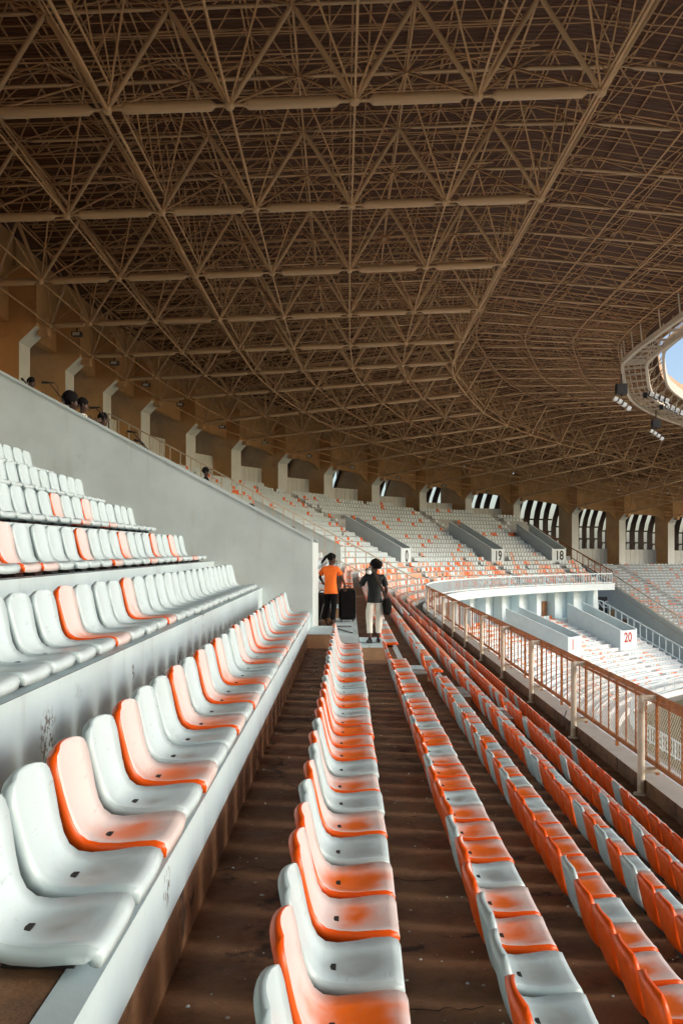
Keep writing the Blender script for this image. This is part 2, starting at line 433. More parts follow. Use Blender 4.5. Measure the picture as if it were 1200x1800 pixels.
# ------------------------------------------------------------------ upper stand terraces
def terrace(name, ks, mats):
    b = MB()
    for a, c in zip(ks[:-1], ks[1:]):
        km = 0.5 * (a + c)
        nr = rows_at(km)
        b.poly([at(a, 0, tread(-1, a)), at(c, 0, tread(-1, c)), at(c, off(0) + 0.012, tread(-1, c)), at(a, off(0) + 0.012, tread(-1, a))], 0)
        for i in range(nr + 1):
            e0, e1 = off(i) + 0.012, off(i + 1) + 0.012
            if i == nr: e1 = e0 + 3.2
            za, zc_ = tread(i, a), tread(i, c)
            b.poly([at(a, e0, za), at(c, e0, zc_), at(c, e1, zc_), at(a, e1, za)], 0)
            if i == 6 and c < 1.6:                    # bare concrete below the painted edge along the gangway
                b.poly([at(a, e0, tread(i - 1, a)), at(c, e0, tread(i - 1, c)), at(c, e0, zc_ - 0.22), at(a, e0, za - 0.22)], 0)
                b.poly([at(a, e0, za - 0.22), at(c, e0, zc_ - 0.22), at(c, e0, zc_), at(a, e0, za)], 1)
            else:
                b.poly([at(a, e0, tread(i - 1, a)), at(c, e0, tread(i - 1, c)), at(c, e0, zc_), at(a, e0, za)], 1)
            # slim painted nosing on the tread edge, a few millimetres proud
            if i > 0:
                b.poly([at(a, e0 - 0.004, za + 0.004), at(c, e0 - 0.004, zc_ + 0.004), at(c, e0 + 0.10, zc_ + 0.004), at(a, e0 + 0.10, za + 0.004)], 1)
        # curb and fascia under the railing
        z0a, z0c = tread(-1, a), tread(-1, c)
        ct = 0.27 if c < 4 else 0.27 + 0.3 * smoothstep(4, 7, km)
        b.poly([at(a, 0, z0a), at(c, 0, z0c), at(c, 0, z0c + ct), at(a, 0, z0a + ct)], 0 if c < 1.6 else 2)
        b.poly([at(a, 0, z0a + ct), at(c, 0, z0c + ct), at(c, -0.42, z0c + ct), at(a, -0.42, z0a + ct)], 2)
        b.poly([at(a, -0.42, z0a + ct), at(c, -0.42, z0c + ct), at(c, -0.42, ZC - 4.36 + dz(c)), at(a, -0.42, ZC - 4.36 + dz(a))], 2)
        b.poly([at(a, -0.42, ZC - 4.36 + dz(a)), at(c, -0.42, ZC - 4.36 + dz(c)), at(c, 4.0, ZC - 4.36 + dz(c)), at(a, 4.0, ZC - 4.36 + dz(a))], 2)
    return b.build(name, mats)
ks_near = frange(-20, 1.5, 43)
ks_far = frange(1.5, 12, 84)
M['curb'] = mat('grey_curb_concrete', (0.50, 0.48, 0.43), 0.8, 0.15, 2.0, 0.2, 20, stain=(0.2, 0.13, 0.08), stain_amt=0.6, stain_scale=2.0)
M['crack'] = mat('dark_crack', (0.02, 0.012, 0.008), 0.9, 0.2)
terr = tag(terrace('terrace', ks_near, [M['floor'], M['ledge'], M['curb']]), kind='structure')
M['step_far'] = mat('pale_step_concrete', (0.40, 0.43, 0.43), 0.7, 0.1, 1.0, 0.05)
M['tread_far'] = mat('grey_step_concrete', (0.20, 0.185, 0.17), 0.8, 0.15, 1.0, 0.05)
terr2 = tag(terrace('curved_terrace', ks_far, [M['tread_far'], M['step_far'], M['white']]), kind='structure')

# cracks running across the gangways, and crumbs of paint and grit
rc = random.Random(5)
b = MB()
for i, ys in ((5, (4.9, 7.7, 9.3, 12.6)), (4, (4.4, 6.2, 9.9, 13.4)), (3, (6.6, 8.8, 12.4)), (2, (9.6, 13.0))):
    for y0 in ys:
        z = tread(i) + 0.003
        xa = 5.08 + 0.0069 * y0 - off(i + 1) + 0.0
        xb = 5.08 + 0.0069 * y0 - off(i) - 0.42
        n_ = 14
        pts = []
        y = y0
        for q_ in range(n_ + 1):
            y += rc.uniform(-0.035, 0.035); pts.append((xa + (xb - xa) * q_ / n_, y, rc.uniform(0.002, 0.006)))
        for (x0, ya, w0), (x1, yb, w1) in zip(pts, pts[1:]):
            b.poly([(x0, ya - w0, z), (x1, yb - w1, z), (x1, yb + w1, z), (x0, ya + w0, z)], 0)
b.build('crack', M['crack'], terr)  # thin dark ribbons drawing the cracks
b = MB()
for q_ in range(900):
    i = rc.choice((5, 5, 4, 4, 3, 2, 6))
    y = rc.uniform(2.5, 16)
    x = 5.08 + 0.0069 * y - rc.uniform(off(i) + 0.03, off(i + 1) - 0.02)
    z = tread(i) + 0.001; r_ = rc.choice((0.003, 0.004, 0.006, 0.010))
    a_ = rc.uniform(0, 3)
    P4 = [(x + r_ * math.cos(a_ + t) * rc.uniform(0.6, 1.3), y + r_ * math.sin(a_ + t) * rc.uniform(0.6, 1.3)) for t in (0, 1.57, 3.14, 4.71)]
    b.hexa([(*p, z) for p in P4], [(p[0] * 0.5 + x * 0.5, p[1] * 0.5 + y * 0.5, z + r_ * 0.6) for p in P4], rc.choice((0, 0, 1)))
tag(b.build('grit', [M['curb'], M['ledge']]), 'loose grit and paint crumbs scattered over the brown gangways', 'grit', kind='stuff')
# aisle step blocks on the near terrace (white tops, brown faces)
def step_block(x0, x1, y0, y1, zt, zb):
    b = MB(); b.box(x0, x1, y0, y1, zb, zt - 0.012, 0)
    b.box(x0 + 0.0, x1 + 0.012, y0 - 0.008, y1, zt - 0.012, zt, 1)
    return b.build('step_block', [M['stepface'], M['ledge']], terr)
M['stepface'] = mat('brown_step_face', (0.34, 0.20, 0.11), 0.8, 0.2, 3, 0.2, 25)  # brown holds the shade of the block's side in its colour
Z2 = lambda h: ZC - h
step_block(-0.66, -0.14, 15.95, 17.6, Z2(1.36), Z2(1.62))
step_block(-0.13, 0.21, 16.35, 22.2, Z2(1.53), Z2(1.62))
step_block(0.36, 0.80, 18.4, 20.4, Z2(1.81), Z2(2.06))
for n in (4, 5, 6, 7):
    y0 = 18.0 + 0.3 * (n - 4) + 0.2
    zt = tread(7 - n) + RI / 2
    x1 = rowx(n, y0) - 0.42
    step_block(x1 - 0.38, x1, y0, y0 + 1.3, zt, tread(7 - n) - 0.02)
step_block(-0.66, -0.05, 22.0, 23.4, Z2(1.30), Z2(1.62))

# ------------------------------------------------------------------ lower stand
LT = 0.315
def loz(j, k): return ZC - 7.35 + dz(k) - LT * j
def lo_off(j): return 1.6 - T * j
lk = frange(-4, 12, 110)
b = MB()
for a, c in zip(lk[:-1], lk[1:]):
    for j in range(19):
        o0, o1 = lo_off(j), lo_off(j + 1)
        za, zc_ = loz(j, a) - 0.1, loz(j, c) - 0.1
        b.poly([at(a, o1 + 0.1, za), at(c, o1 + 0.1, zc_), at(c, o0 + 0.1, zc_), at(a, o0 + 0.1, za)], 0)
        b.poly([at(a, o1 + 0.1, za - LT), at(c, o1 + 0.1, zc_ - LT), at(c, o1 + 0.1, zc_), at(a, o1 + 0.1, za)], 1)
    zf = loz(19, a) - 0.1
    b.poly([at(a, lo_off(19) + 0.1, 0), at(c, lo_off(19) + 0.1, 0), at(c, lo_off(19) + 0.1, loz(19, c) - 0.1), at(a, lo_off(19) + 0.1, loz(19, a) - 0.1)], 1)
M['step_white'] = mat('white_step_paint', (0.74, 0.75, 0.74), 0.7, 0.06, 1.0)
tag(b.build('lower_terrace', [M['step_white'], M['step_white']]), kind='structure')

# wall behind the lower stand, under the overhang
b = MB()
for a, c in zip(lk[:-1], lk[1:]):
    b.poly([at(a, 3.0, loz(0, a) - 0.3), at(c, 3.0, loz(0, c) - 0.3), at(c, 3.0, ZC - 4.36 + dz(c)), at(a, 3.0, ZC - 4.36 + dz(a))], 0)
    b.poly([at(a, 1.7, loz(0, a) - 0.1), at(c, 1.7, loz(0, c) - 0.1), at(c, 3.0, loz(0, c) - 0.1), at(a, 3.0, loz(0, a) - 0.1)], 0)
under = b.build('lower_stand_back_wall', M['white'])
tag(under, 'white back wall in the shade under the curved balcony', 'wall')
for n, k in enumerate(frange(6.6, 11.9, 10)):
    b = MB()
    p, t, no = P(k), tang(k), nout(k)
    def q(o, s, z): return tuple((p + no * o + t * s).to_tuple()[:2]) + (z,)
    zb, zt = loz(0, k) - 0.1, ZC - 4.37 + dz(k)
    b.hexa([q(1.9, -0.35, zb), q(1.9, 0.35, zb), q(2.98, 0.35, zb), q(2.98, -0.35, zb)], [q(1.9, -0.35, zt), q(1.9, 0.35, zt), q(2.98, 0.35, zt), q(2.98, -0.35, zt)])
    b.build('pier', M['white'], under)
for k, w, hh, m in ((8.85, 1.5, 2.2, 'ochre'), (10.7, 0.9, 1.9, 'door'), (7.6, 1.2, 2.1, 'ochre')):
    b = MB()
    p, t, no = P(k), tang(k), nout(k)
    def q(o, s, z): return tuple((p + no * o + t * s).to_tuple()[:2]) + (z,)
    zb = loz(0, k) - 0.09
    b.hexa([q(2.90, -w / 2, zb), q(2.90, w / 2, zb), q(2.996, w / 2, zb), q(2.996, -w / 2, zb)], [q(2.90, -w / 2, zb + hh), q(2.90, w / 2, zb + hh), q(2.996, w / 2, zb + hh), q(2.996, -w / 2, zb + hh)])
    b.build('door', M[m], under)

# ------------------------------------------------------------------ stairwell walls (numbered boxes)
def text_mesh(name, txt, size, m, parent, matrix):
    cu = bpy.data.curves.new(name, 'FONT')
    cu.body = txt; cu.size = size; cu.extrude = 0.004; cu.offset = 0.022 * size; cu.align_x = 'CENTER'; cu.align_y = 'CENTER'
    o = bpy.data.objects.new(name, cu); COL.objects.link(o)
    bpy.context.view_layer.update()
    me = bpy.data.meshes.new_from_object(o.evaluated_get(bpy.context.evaluated_depsgraph_get()))
    bpy.data.objects.remove(o)
    me.materials.clear(); me.materials.append(m)
    o = bpy.data.objects.new(name, me); link(o, parent)
    o.matrix_parent_inverse = Matrix.Identity(4)
    o.matrix_local = matrix
    return o

def stairwell(k, width, o_front, length, ztop, slope, zdrop, label, num=None, m='wall', lcol='letter', tsize=0.95, far_len=None, tx=0.5):
    """U of two sloping walls and a front panel; local x along the row, local y outwards"""
    p, t = P(k) + nout(k) * o_front, tang(k)
    root = empty('stairwell_wall', (p.x, p.y, 0), math.atan2(t.y, t.x))
    no = nout(k)
    tag(root, label, 'wall', 'numbered stairwell walls')
    th = 0.2
    for s, L in ((0, length), (1, far_len or length)):
        y0, y1 = (0.0, th) if s == 0 else (width - th, width)
        b = MB()
        # local axes: x = along row (t), y = outwards
        def hexw(x0, x1, a0, a1, z0, z1, b0, b1, mi):
            b.hexa([(x0, a0, b0), (x1, a0, b0), (x1, a1, b1), (x0, a1, b1)], [(x0, a0, z0), (x1, a0, z0), (x1, a1, z1), (x0, a1, z1)], mi)
        hexw(y0, y1, 0.0 if s == 0 else 0.0, L, ztop, ztop + slope * L, ztop - zdrop, ztop - zdrop + slope * L, 0)
        hexw(y0 - 0.02, y1 + 0.02, 0.0, L, ztop + 0.05, ztop + 0.05 + slope * L, ztop + 0.003, ztop + 0.003 + slope * L, 0)
        b.build('side_wall', M[m], root)
    b = MB(); b.box(th + 0.001, width - th - 0.001, -0.003, 0.2, ztop - zdrop, ztop - 0.02)
    fp = b.build('front_panel', M[m], root)
    if num:
        mt = Matrix.Translation((width * tx, -0.008, ztop - 0.80)) @ Matrix.Rotation(R(90), 4, 'X')
        text_mesh('number', num, tsize, M[lcol], fp, mt)
    b = MB(); b.box(th + 0.01, width - th - 0.01, length - 0.3, length - 0.25, ztop + slope * length - 2.6, ztop + slope * length - 0.9)
    b.build('opening', M['dark'], root)
    return root
# nearest box
nb = stairwell(k_of_y(17.2), 3.3, 5.70, 9.0, Z2(-0.14), 0.538, 1.75, 'long pale sloping wall beside the left bank of seats, people peering over it', far_len=3.2)
stairwell(3.55, 3.3, 5.7, 6.0, panz(6, 3.55) + 1.2, 0.54, 1.6, 'plain pale stairwell wall behind the brown stair railing', None)
stairwell(7.0, 2.6, 5.9, 5.5, panz(6, 7) + 1.2, 0.54, 1.6, 'pale stairwell wall numbered 0 above the person in the dark top', '0', tsize=1.5, tx=0.55, m='white')
stairwell(9.75, 2.5, 5.6, 5.5, panz(6, 10) + 1.2, 0.54, 1.6, 'pale stairwell wall numbered 19 on the far curved stand', '19', tsize=1.45, tx=0.52, m='white')
stairwell(11.4, 2.4, 5.6, 5.5, panz(6, 12) + 1.2, 0.54, 1.6, 'pale stairwell wall numbered 18 beside the far brown stair railing', '18', tsize=1.45, tx=0.52, m='white')
def lower_box(k, label, num, tx):
    return stairwell(k, 3.0, -6.0, 6.6, loz(9, k) + 1.95, LT / T, 2.2, label, num, 'white', 'letter_red', 1.4, tx=tx)
lower_box(9.05, 'white stairwell wall numbered 1 on the lower stand behind the fence', '1', 0.35)
lower_box(10.95, 'white stairwell wall numbered 20 on the lower stand below the balcony', '20', 0.45)

# ------------------------------------------------------------------ back wall: fin columns, parapet panels, striped facade
def ztop_panel(k): return ZC + (ZK_at(k) - 0.75 if k < 12.3 else 0.15)
def ZK_at(k): return cat(ZK, k)
def ZR_at(k): return cat(ZR, k)
ORD = ['first', 'second', 'third', 'fourth', 'fifth', 'sixth', 'seventh', 'eighth', 'ninth', 'tenth', 'eleventh', 'twelfth', 'thirteenth', 'fourteenth', 'fifteenth',
       'sixteenth', 'seventeenth', 'eighteenth', 'nineteenth', 'twentieth', 'twenty-first', 'twenty-second', 'twenty-third', 'twenty-fourth', 'twenty-fifth',
       'twenty-sixth', 'twenty-seventh', 'twenty-eighth', 'twenty-ninth', 'thirtieth', 'thirty-first', 'thirty-second', 'thirty-third', 'thirty-fourth', 'thirty-fifth', 'thirty-sixth']
for k in range(0, 18):
    n = -(Matrix.Rotation(R(10) * smoothstep(7, 12, k), 3, 'Z') @ droof(k))   # outwards
    n = Vector((n.x, n.y, 0)).normalized(); t = Vector((-n.y, n.x, 0)) * -1
    zk = ZC + ZK_at(k)
    zb = (ZC + 4.2 + 0.3) if k < 4 else (panz(rows_at(min(k, 12)) - 1, k) - 0.6 if k <= 12 else ZC - 3.0)
    if k < 4: zb = panz(21, k)
    root = empty('fin_column', (B(k).x, B(k).y, 0))
    lab = 'concrete fin column with a stepped front, %s' % ('at the very left edge of the back wall' if k == 0 else '%s from the left along the back wall' % ORD[k - 1])
    tag(root, lab, 'column', 'fin columns along the back wall')
    def q(r, s, z): v = n * r + t * s; return (v.x, v.y, z)
    hw = 0.85 - 0.25 * smoothstep(6, 12, k)
    fd = 5.0 - 2.7 * smoothstep(10, 12.2, k)
    prof = [(0.0, zb), (0.0, zk), (-0.85, zk + 0.8), (-0.85, zk + 3.6), (fd, zk + 4.2), (fd, zb)]
    b = MB()
    for sgn in (-1, 1):
        pts = [q(r, sgn * hw, z) for r, z in prof]
        b.poly(pts if sgn > 0 else pts[::-1], 0)
    for (r0, z0), (r1, z1) in zip(prof[3:], prof[4:]):
        b.poly([q(r0, -hw, z0), q(r0, hw, z0), q(r1, hw, z1), q(r1, -hw, z1)], 0)
    b.build('fin', M['ochre'], root)
    b = MB()
    fr = [(-0.012, zb), (-0.012, zk), (-0.862, zk + 0.8)]
    for (r0, z0), (r1, z1) in zip(fr, fr[1:]):
        b.poly([q(r0, -hw - 0.004, z0), q(r0, hw + 0.004, z0), q(r1, hw + 0.004, z1), q(r1, -hw - 0.004, z1)], 0)
    b.build('front_face', M['pale'], root)  # same concrete as the sides; light from the right is painted in as paler
    b = MB()
    b.poly([q(-0.862, -hw - 0.004, zk + 0.8), q(-0.862, hw + 0.004, zk + 0.8), q(-0.862, hw + 0.004, zk + 3.6), q(-0.862, -hw - 0.004, zk + 3.6)], 0)
    b.build('upper_face', M['ochre'], root)
    b = MB()
    b.hexa([q(-1.25, -0.25, zk + 0.45), q(-1.25, 0.25, zk + 0.45), q(-0.75, 0.25, zk + 0.45), q(-0.75, -0.25, zk + 0.45)],
           [q(-1.25, -0.25, zk + 0.8), q(-1.25, 0.25, zk + 0.8), q(-0.75, 0.25, zk + 0.8), q(-0.75, -0.25, zk + 0.8)])
    b.build('bearing_bracket', M['tube2'], root)

def seg(k, r, s=0.0):
    """a point on the back line of the bowl: parameter k, r metres outwards"""
    v = B(k) - droof(k) * r
    return Vector((v.x, v.y, 0))
# plain back wall further along, left of the first column and behind the viewer
b = MB()
for a, c in zip(frange(-21, 0.95, 22), frange(-21, 0.95, 22)[1:]):
    pa, pb, pc, pd = seg(a, 2.2), seg(c, 2.2), seg(c, 2.4), seg(a, 2.4)
    b.hexa([(v.x, v.y, panz(20) - 0.5) for v in (pa, pb, pc, pd)], [(v.x, v.y, ZC + 10.3 + 5.5) for v in (pa, pb, pc, pd)])
tag(b.build('back_wall', M['ochre']), 'long ochre back wall behind the top rows at the left edge', 'wall')
# parapet panels between the fins
for k in range(1, 17):
    root = empty('parapet_wall', tuple(seg(k + 0.5, 2.0)))
    tag(root, 'pale grooved parapet wall between the %s and %s fin columns from the left' % (ORD[k - 1], ORD[k]), 'wall', 'parapet walls between the fin columns')
    o = seg(k + 0.5, 2.0)
    zt = ztop_panel(k + 0.5); zb = panz(20, 1) - 0.3 if k < 4 else (panz(rows_at(min(k, 12)), k) - 1.0 if k < 12 else ZC - 3.2)
    if k >= 12: zt = ZC + 0.15 - 0.12 * (k - 12)
    a0, a1 = k + 0.085, k + 0.915
    npan = 9
    for j in range(npan):
        ka, kb = a0 + (a1 - a0) * j / npan + 0.002, a0 + (a1 - a0) * (j + 1) / npan - 0.002
        b = MB()
        pa, pb, pc, pd = seg(ka, 1.9) - o, seg(kb, 1.9) - o, seg(kb, 2.1) - o, seg(ka, 2.1) - o
        b.hexa([(*v.to_tuple()[:2], zb) for v in (pa, pb, pc, pd)], [(*v.to_tuple()[:2], zt) for v in (pa, pb, pc, pd)])
        b.build('panel', M['pale'], root)
    b = MB()
    for ka, kb in zip(frange(a0, a1, 6), frange(a0, a1, 6)[1:]):
        pa, pb, pc, pd = seg(ka, 2.11) - o, seg(kb, 2.11) - o, seg(kb, 2.2) - o, seg(ka, 2.2) - o
        b.hexa([(*v.to_tuple()[:2], zb) for v in (pa, pb, pc, pd)], [(*v.to_tuple()[:2], zt - 0.01) for v in (pa, pb, pc, pd)])
    b.build('backing', M['curb'], root)

# striped outer facade: dark vertical panels, leaning in at the top, with open gaps of sky
for k in range(0, 17):
    root = empty('facade_screen', tuple(seg(k + 0.5, 5.2)))
    tag(root, 'dark striped outer facade screen behind the gap %s' % ('left of the first fin column' if k == 0 else 'after the %s fin column' % ORD[k - 1]), 'facade', 'facade screens beyond the parapet')
    o = seg(k + 0.5, 5.2)
    zk = ZC + ZK_at(k + 0.5)
    zb, zm, zt = zk - 9.0, zk - 1.2, zk + 3.2
    nst = 6
    for j in range(nst):
        ka, kb = k + (j + 0.02) / nst, k + (j + 0.60) / nst
        b = MB()
        for z0, r0, z1, r1 in ((zb, 5.2, zm, 5.2), (zm, 5.2, zm + 1.2, 4.85), (zm + 1.2, 4.85, zt, 3.2)):
            A = [seg(ka, r0) - o, seg(kb, r0) - o, seg(kb, r0 + 0.12) - o, seg(ka, r0 + 0.12) - o]
            C = [seg(ka, r1) - o, seg(kb, r1) - o, seg(kb, r1 + 0.12) - o, seg(ka, r1 + 0.12) - o]
            b.hexa([(v.x, v.y, z0) for v in A], [(v.x, v.y, z1) for v in C])
        b.build('facade_panel', M['slat'], root)
    b = MB()
    for z in (zm - 4.2, zm - 1.5, zm + 0.1):
        b.bar((seg(k, 5.12) - o) + Vector((0, 0, z)), (seg(k + 1, 5.12) - o) + Vector((0, 0, z)), 0.12, 0.2)
    for j in range(nst):
        ka, kb = k + (j + 0.05) / nst, k + (j + 0.57) / nst
        for (za, zc_) in ((zm - 4.1, zm - 1.6), (zm - 1.6, zm - 4.1)):
            b.tube((seg(ka, 5.05) - o) + Vector((0, 0, za)), (seg(kb, 5.05) - o) + Vector((0, 0, zc_)), 0.03, 4)
    b.build('facade_frame', M['slat'], root)

# lintel walls joining the fins above the openings, with sloping haunches at both ends
for k in range(0, 17):
    o = seg(k + 0.5, 0.4)
    zk = ZC + ZK_at(k + 0.5)
    ka_, kb_ = k + 0.03, k + 0.97
    b = MB()
    n_ = 10
    for j in range(n_):
        f0, f1 = j / n_, (j + 1) / n_
        def low(f):
            e = min(f, 1 - f)
            return zk + 1.0 - 1.25 * smoothstep(4, 9, k) * max(0.0, 1 - e / 0.22)
        q0, q1 = ka_ + (kb_ - ka_) * f0, ka_ + (kb_ - ka_) * f1
        za, zb_ = low(f0) + (ZK_at(q0) - ZK_at(k + 0.5)), low(f1) + (ZK_at(q1) - ZK_at(k + 0.5))
        pa, pb, pc, pd = seg(q0, 0.5) - o, seg(q1, 0.5) - o, seg(q1, 0.95) - o, seg(q0, 0.95) - o
        b.hexa([(pa.x, pa.y, za), (pb.x, pb.y, zb_), (pc.x, pc.y, zb_), (pd.x, pd.y, za)], [(pa.x, pa.y, ZC + ZK_at(q0) + 5.5), (pb.x, pb.y, ZC + ZK_at(q1) + 5.5), (pc.x, pc.y, ZC + ZK_at(q1) + 5.5), (pd.x, pd.y, ZC + ZK_at(q0) + 5.5)])
    ob = b.build('lintel_wall', M['ochre'], None, (o.x, o.y, 0))
    tag(ob, 'ochre wall over the opening between fin columns, %s bay from the left' % ORD[k], 'wall', 'lintel walls over the openings')

# ------------------------------------------------------------------ roof
roof = empty('stadium_roof', (0, 0, 0))
tag(roof, 'brown steel space-frame roof covering the whole stand', 'roof')
NOD = [1.3, 3.3, 6.6, 9.87, 13.1, 16.4, 19.65, 22.9]
W_RING = 34.3
def gfac(W): return 1.0 if W < 24 else 1.0 - 0.6 * (W - 24) / 13.0
def roofp(k, W, h=0.0):
    v = B(k) + droof(k) * W
    u = (W - 1.3) / (W_RING - 1.3)
    z = ZC + (ZK_at(k) + 1.0) + (ZR_at(k) - ZK_at(k) - 1.0) * u
    return Vector((v.x, v.y, z + h * gfac(W)))
H1, H2, HD = 2.6, 4.1, 4.7

# shared meshes of unit length along z, scaled per member
def unit_taper():
    b = MB()
    b.lathe([(0.27, 0.0), (0.28, 0.105), (0.34, 0.115), (0.95, 0.15), (1.0, 0.16), (1.0, 0.84), (0.95, 0.85), (0.34, 0.885), (0.28, 0.895), (0.27, 1.0)], 10)
    return b.mesh('chord_tube', M['tube'])
def unit_strut():
    b = MB()
    b.lathe([(0.45, 0.0), (0.5, 0.03), (1.0, 0.06), (1.0, 0.94), (0.5, 0.97), (0.45, 1.0)], 8)
    return b.mesh('web_strut', M['tube'])
def unit_ball():
    b = MB()
    b.lathe([(0.02, -1.0), (0.5, -0.87), (0.87, -0.5), (1.0, 0.0), (0.87, 0.5), (0.5, 0.87), (0.02, 1.0)], 10)
    return b.mesh('ball_node', M['tube'])
U_T, U_S, U_B = unit_taper(), unit_strut(), unit_ball()
def member(name, me, p0, p1, r):
    o = bpy.data.objects.new(name, me)
    d = p1 - p0
    o.matrix_local = Matrix.Translation(p0) @ d.to_track_quat('Z', 'Y').to_matrix().to_4x4() @ Matrix.Diagonal((r, r, d.length, 1))
    link(o, roof)
far_taper, far_strut, far_ball, thin = [], [], [], []
chords, struts, balls = [], [], []
KR0, KR1 = -4, 18
def l1(k, j): return roofp(k, 0.5 * (NOD[j] + NOD[j + 1]), H1)
for k in range(KR0, KR1 + 1):
    small = 1.0 if k < 6 else (0.8 if k < 12 else 0.7)
    for j in range(len(NOD) - 1):
        a, c = roofp(k, NOD[j]), roofp(k, NOD[j + 1])
        chords.append((a, c, 0.15 * small))
        m_ = l1(k, j)
        struts.append((a, m_, 0.075 * small)); struts.append((c, m_, 0.075 * small))
        if k < KR1:
            mh = roofp(k + 0.5, 0.5 * (NOD[j] + NOD[j + 1]), H1)
            # pyramids towards the half-way frame
            for cc in (a, c):
                thin.append((cc, mh, 0.042))
            mh2 = roofp(k - 0.5, 0.5 * (NOD[j] + NOD[j + 1]), H1)
            for cc in (a, c):
                thin.append((cc, mh2, 0.042))
    for j, W in enumerate(NOD):
        balls.append((roofp(k, W), 0.15 * small if j else 0.16))
        if k < KR1:
            mid = None
            pts = [roofp(kk, W) for kk in frange(k, k + 1, 1 if k < 3 else 2)]
            for a, c in zip(pts, pts[1:]):
                thin.append((a, c, 0.045 if j not in (0, 3, 7) else 0.062))
            if j in (3, 7):
                pts = [roofp(kk, W + 0.15, 0.45) for kk in frange(k, k + 1, 4)]
                for a, c in zip(pts, pts[1:]): thin.append((a, c, 0.045))
                for kk in frange(k, k + 1, 4)[:-1]:
                    thin.append((roofp(kk, W + 0.15, 0.45), roofp(kk + 0.25, W + 0.15, H1 * 0.9), 0.03))
                    thin.append((roofp(kk + 0.25, W + 0.15, 0.45), roofp(kk, W + 0.15, H1 * 0.9), 0.03))
    # last strut up to the upper frame at the inner edge
    struts.append((roofp(k, NOD[-1]), roofp(k, NOD[-1] + 1.6, H1), 0.075 * small))
# upper double-layer frame
MID = [2.3 + 3.27 * j for j in range(11)]             # nodes of its lower layer
MID = [0.5 * (NOD[j] + NOD[j + 1]) for j in range(7)] + [24.5, 27.8, 31.0, 34.0]
TOP = [0.8] + [0.5 * (MID[j] + MID[j + 1]) for j in range(len(MID) - 1)] + [35.8]
ks = frange(KR0, KR1, (KR1 - KR0) * 2)
for q_, k in enumerate(ks):
    big = (q_ % 2 == 0)
    for j in range(len(MID) - 1):
        a, c = roofp(k, MID[j], H1), roofp(k, MID[j + 1], H1)
        far_taper.append((a, c, 0.075 if MID[j] > 20 else 0.06))
    for j in range(len(TOP) - 1):
        thin.append((roofp(k + 0.25, TOP[j], H2), roofp(k + 0.25, TOP[j + 1], H2), 0.05))
        thin.append((roofp(k, TOP[j], H2), roofp(k, TOP[j + 1], H2), 0.035))
    if q_ < len(ks) - 1:
        k2 = ks[q_ + 1]
        for j, W in enumerate(MID):
            thin.append((roofp(k, W, H1), roofp(k2, W, H1), 0.05))
            if W > 20 and not big:
                thin.append((roofp(k, W, H1), roofp(k2, W + (1.6 if j % 2 else -1.6), H2), 0.04))
        for j, W in enumerate(TOP):
            thin.append((roofp(k, W, H2), roofp(k2, W, H2), 0.04))
            # web: top node at k+0.25 down to four lower nodes
            tp = roofp(k + 0.25, W, H2)
            for jj in (j - 1, j):
                if 0 <= jj < len(MID):
                    thin.append((tp, roofp(k, MID[jj], H1), 0.034)); thin.append((tp, roofp(k2, MID[jj], H1), 0.034))
    # a further light lattice between the two layers, every two metres
    if q_ < len(ks) - 1:
        k3 = k + 0.25
        for j, W in enumerate(MID[:-1]):
            W2 = MID[j + 1]
            if W > 20: continue
            a, c = roofp(k3, W, H1 + 0.35), roofp(k3, W2, H1 + 0.35)
            thin.append((a, c, 0.036)); tp = roofp(k3, (W + W2) / 2, HD - 0.3)
            thin.append((a, tp, 0.03)); thin.append((tp, c, 0.03))
            for kk in (k, k2):
                thin.append((roofp(kk, (W + W2) / 2, H2), a, 0.026)); thin.append((roofp(kk, (W + W2) / 2, H2), c, 0.026))
            if W < 24 and big:
                thin.append((roofp(k, W, H1 * 0.5), roofp(k, W2, H1 * 0.5), 0.028))
                thin.append((roofp(k, W, H1 * 0.5), roofp(k2, W, H1), 0.03))
                thin.append((roofp(k, W2, H1 * 0.5), roofp(k2, W, H1), 0.028))
    # purlins, closer together, right under the sheets
    if q_ < len(ks) - 1:
        for W in frange(0.6, 35.8, 28):
            thin.append((roofp(k, W, HD - 0.14), roofp(ks[q_ + 1], W, HD - 0.14), 0.045))
        for kk in (k, k + 0.125, k + 0.25, k + 0.375):
            for W0, W1 in ((0.6, 12.5), (12.5, 24), (24, 35.8)):
                thin.append((roofp(kk, W0, HD - 0.26), roofp(kk, W1, HD - 0.26), 0.035))
def dist(p): return (p - cam.location).length
def infront(p): return p.y > 4
chords.sort(key=lambda m: dist((m[0] + m[1]) / 2) + (0 if infront(m[0]) else 500))
struts.sort(key=lambda m: dist((m[0] + m[1]) / 2) + (0 if infront(m[0]) else 500))
balls.sort(key=lambda m: dist(m[0]) + (0 if infront(m[0]) else 500))
for (a, c, r) in chords[:120]: member('chord_tube', U_T, a, c, r)
for (a, c, r) in struts[:200]: member('web_strut', U_S, a, c, r)
for (a, r) in balls[:130]:
    o = bpy.data.objects.new('ball_node', U_B); o.matrix_local = Matrix.Translation(a) @ Matrix.Diagonal((r, r, r, 1)); link(o, roof)
def taper_into(b, a, c, r, n=6):
    d = c - a
    ps = [a + d * f for f in (0, 0.10, 0.155, 0.845, 0.90, 1)]
    rs = [0.35 * r, 0.35 * r, r, r, 0.35 * r, 0.35 * r]
    for (p0, p1, r0, r1) in zip(ps, ps[1:], rs, rs[1:]): b.tube(p0, p1, r0, n, 0, r1)
b = MB()
for m_ in chords[120:]: taper_into(b, *m_)
for m_ in far_taper: taper_into(b, *m_, n=5)
tag(b.build('far_chord_tubes', M['tube'], roof), kind='stuff')
b = MB()
for (a, c, r) in struts[200:]: b.tube(a, c, r, 6)
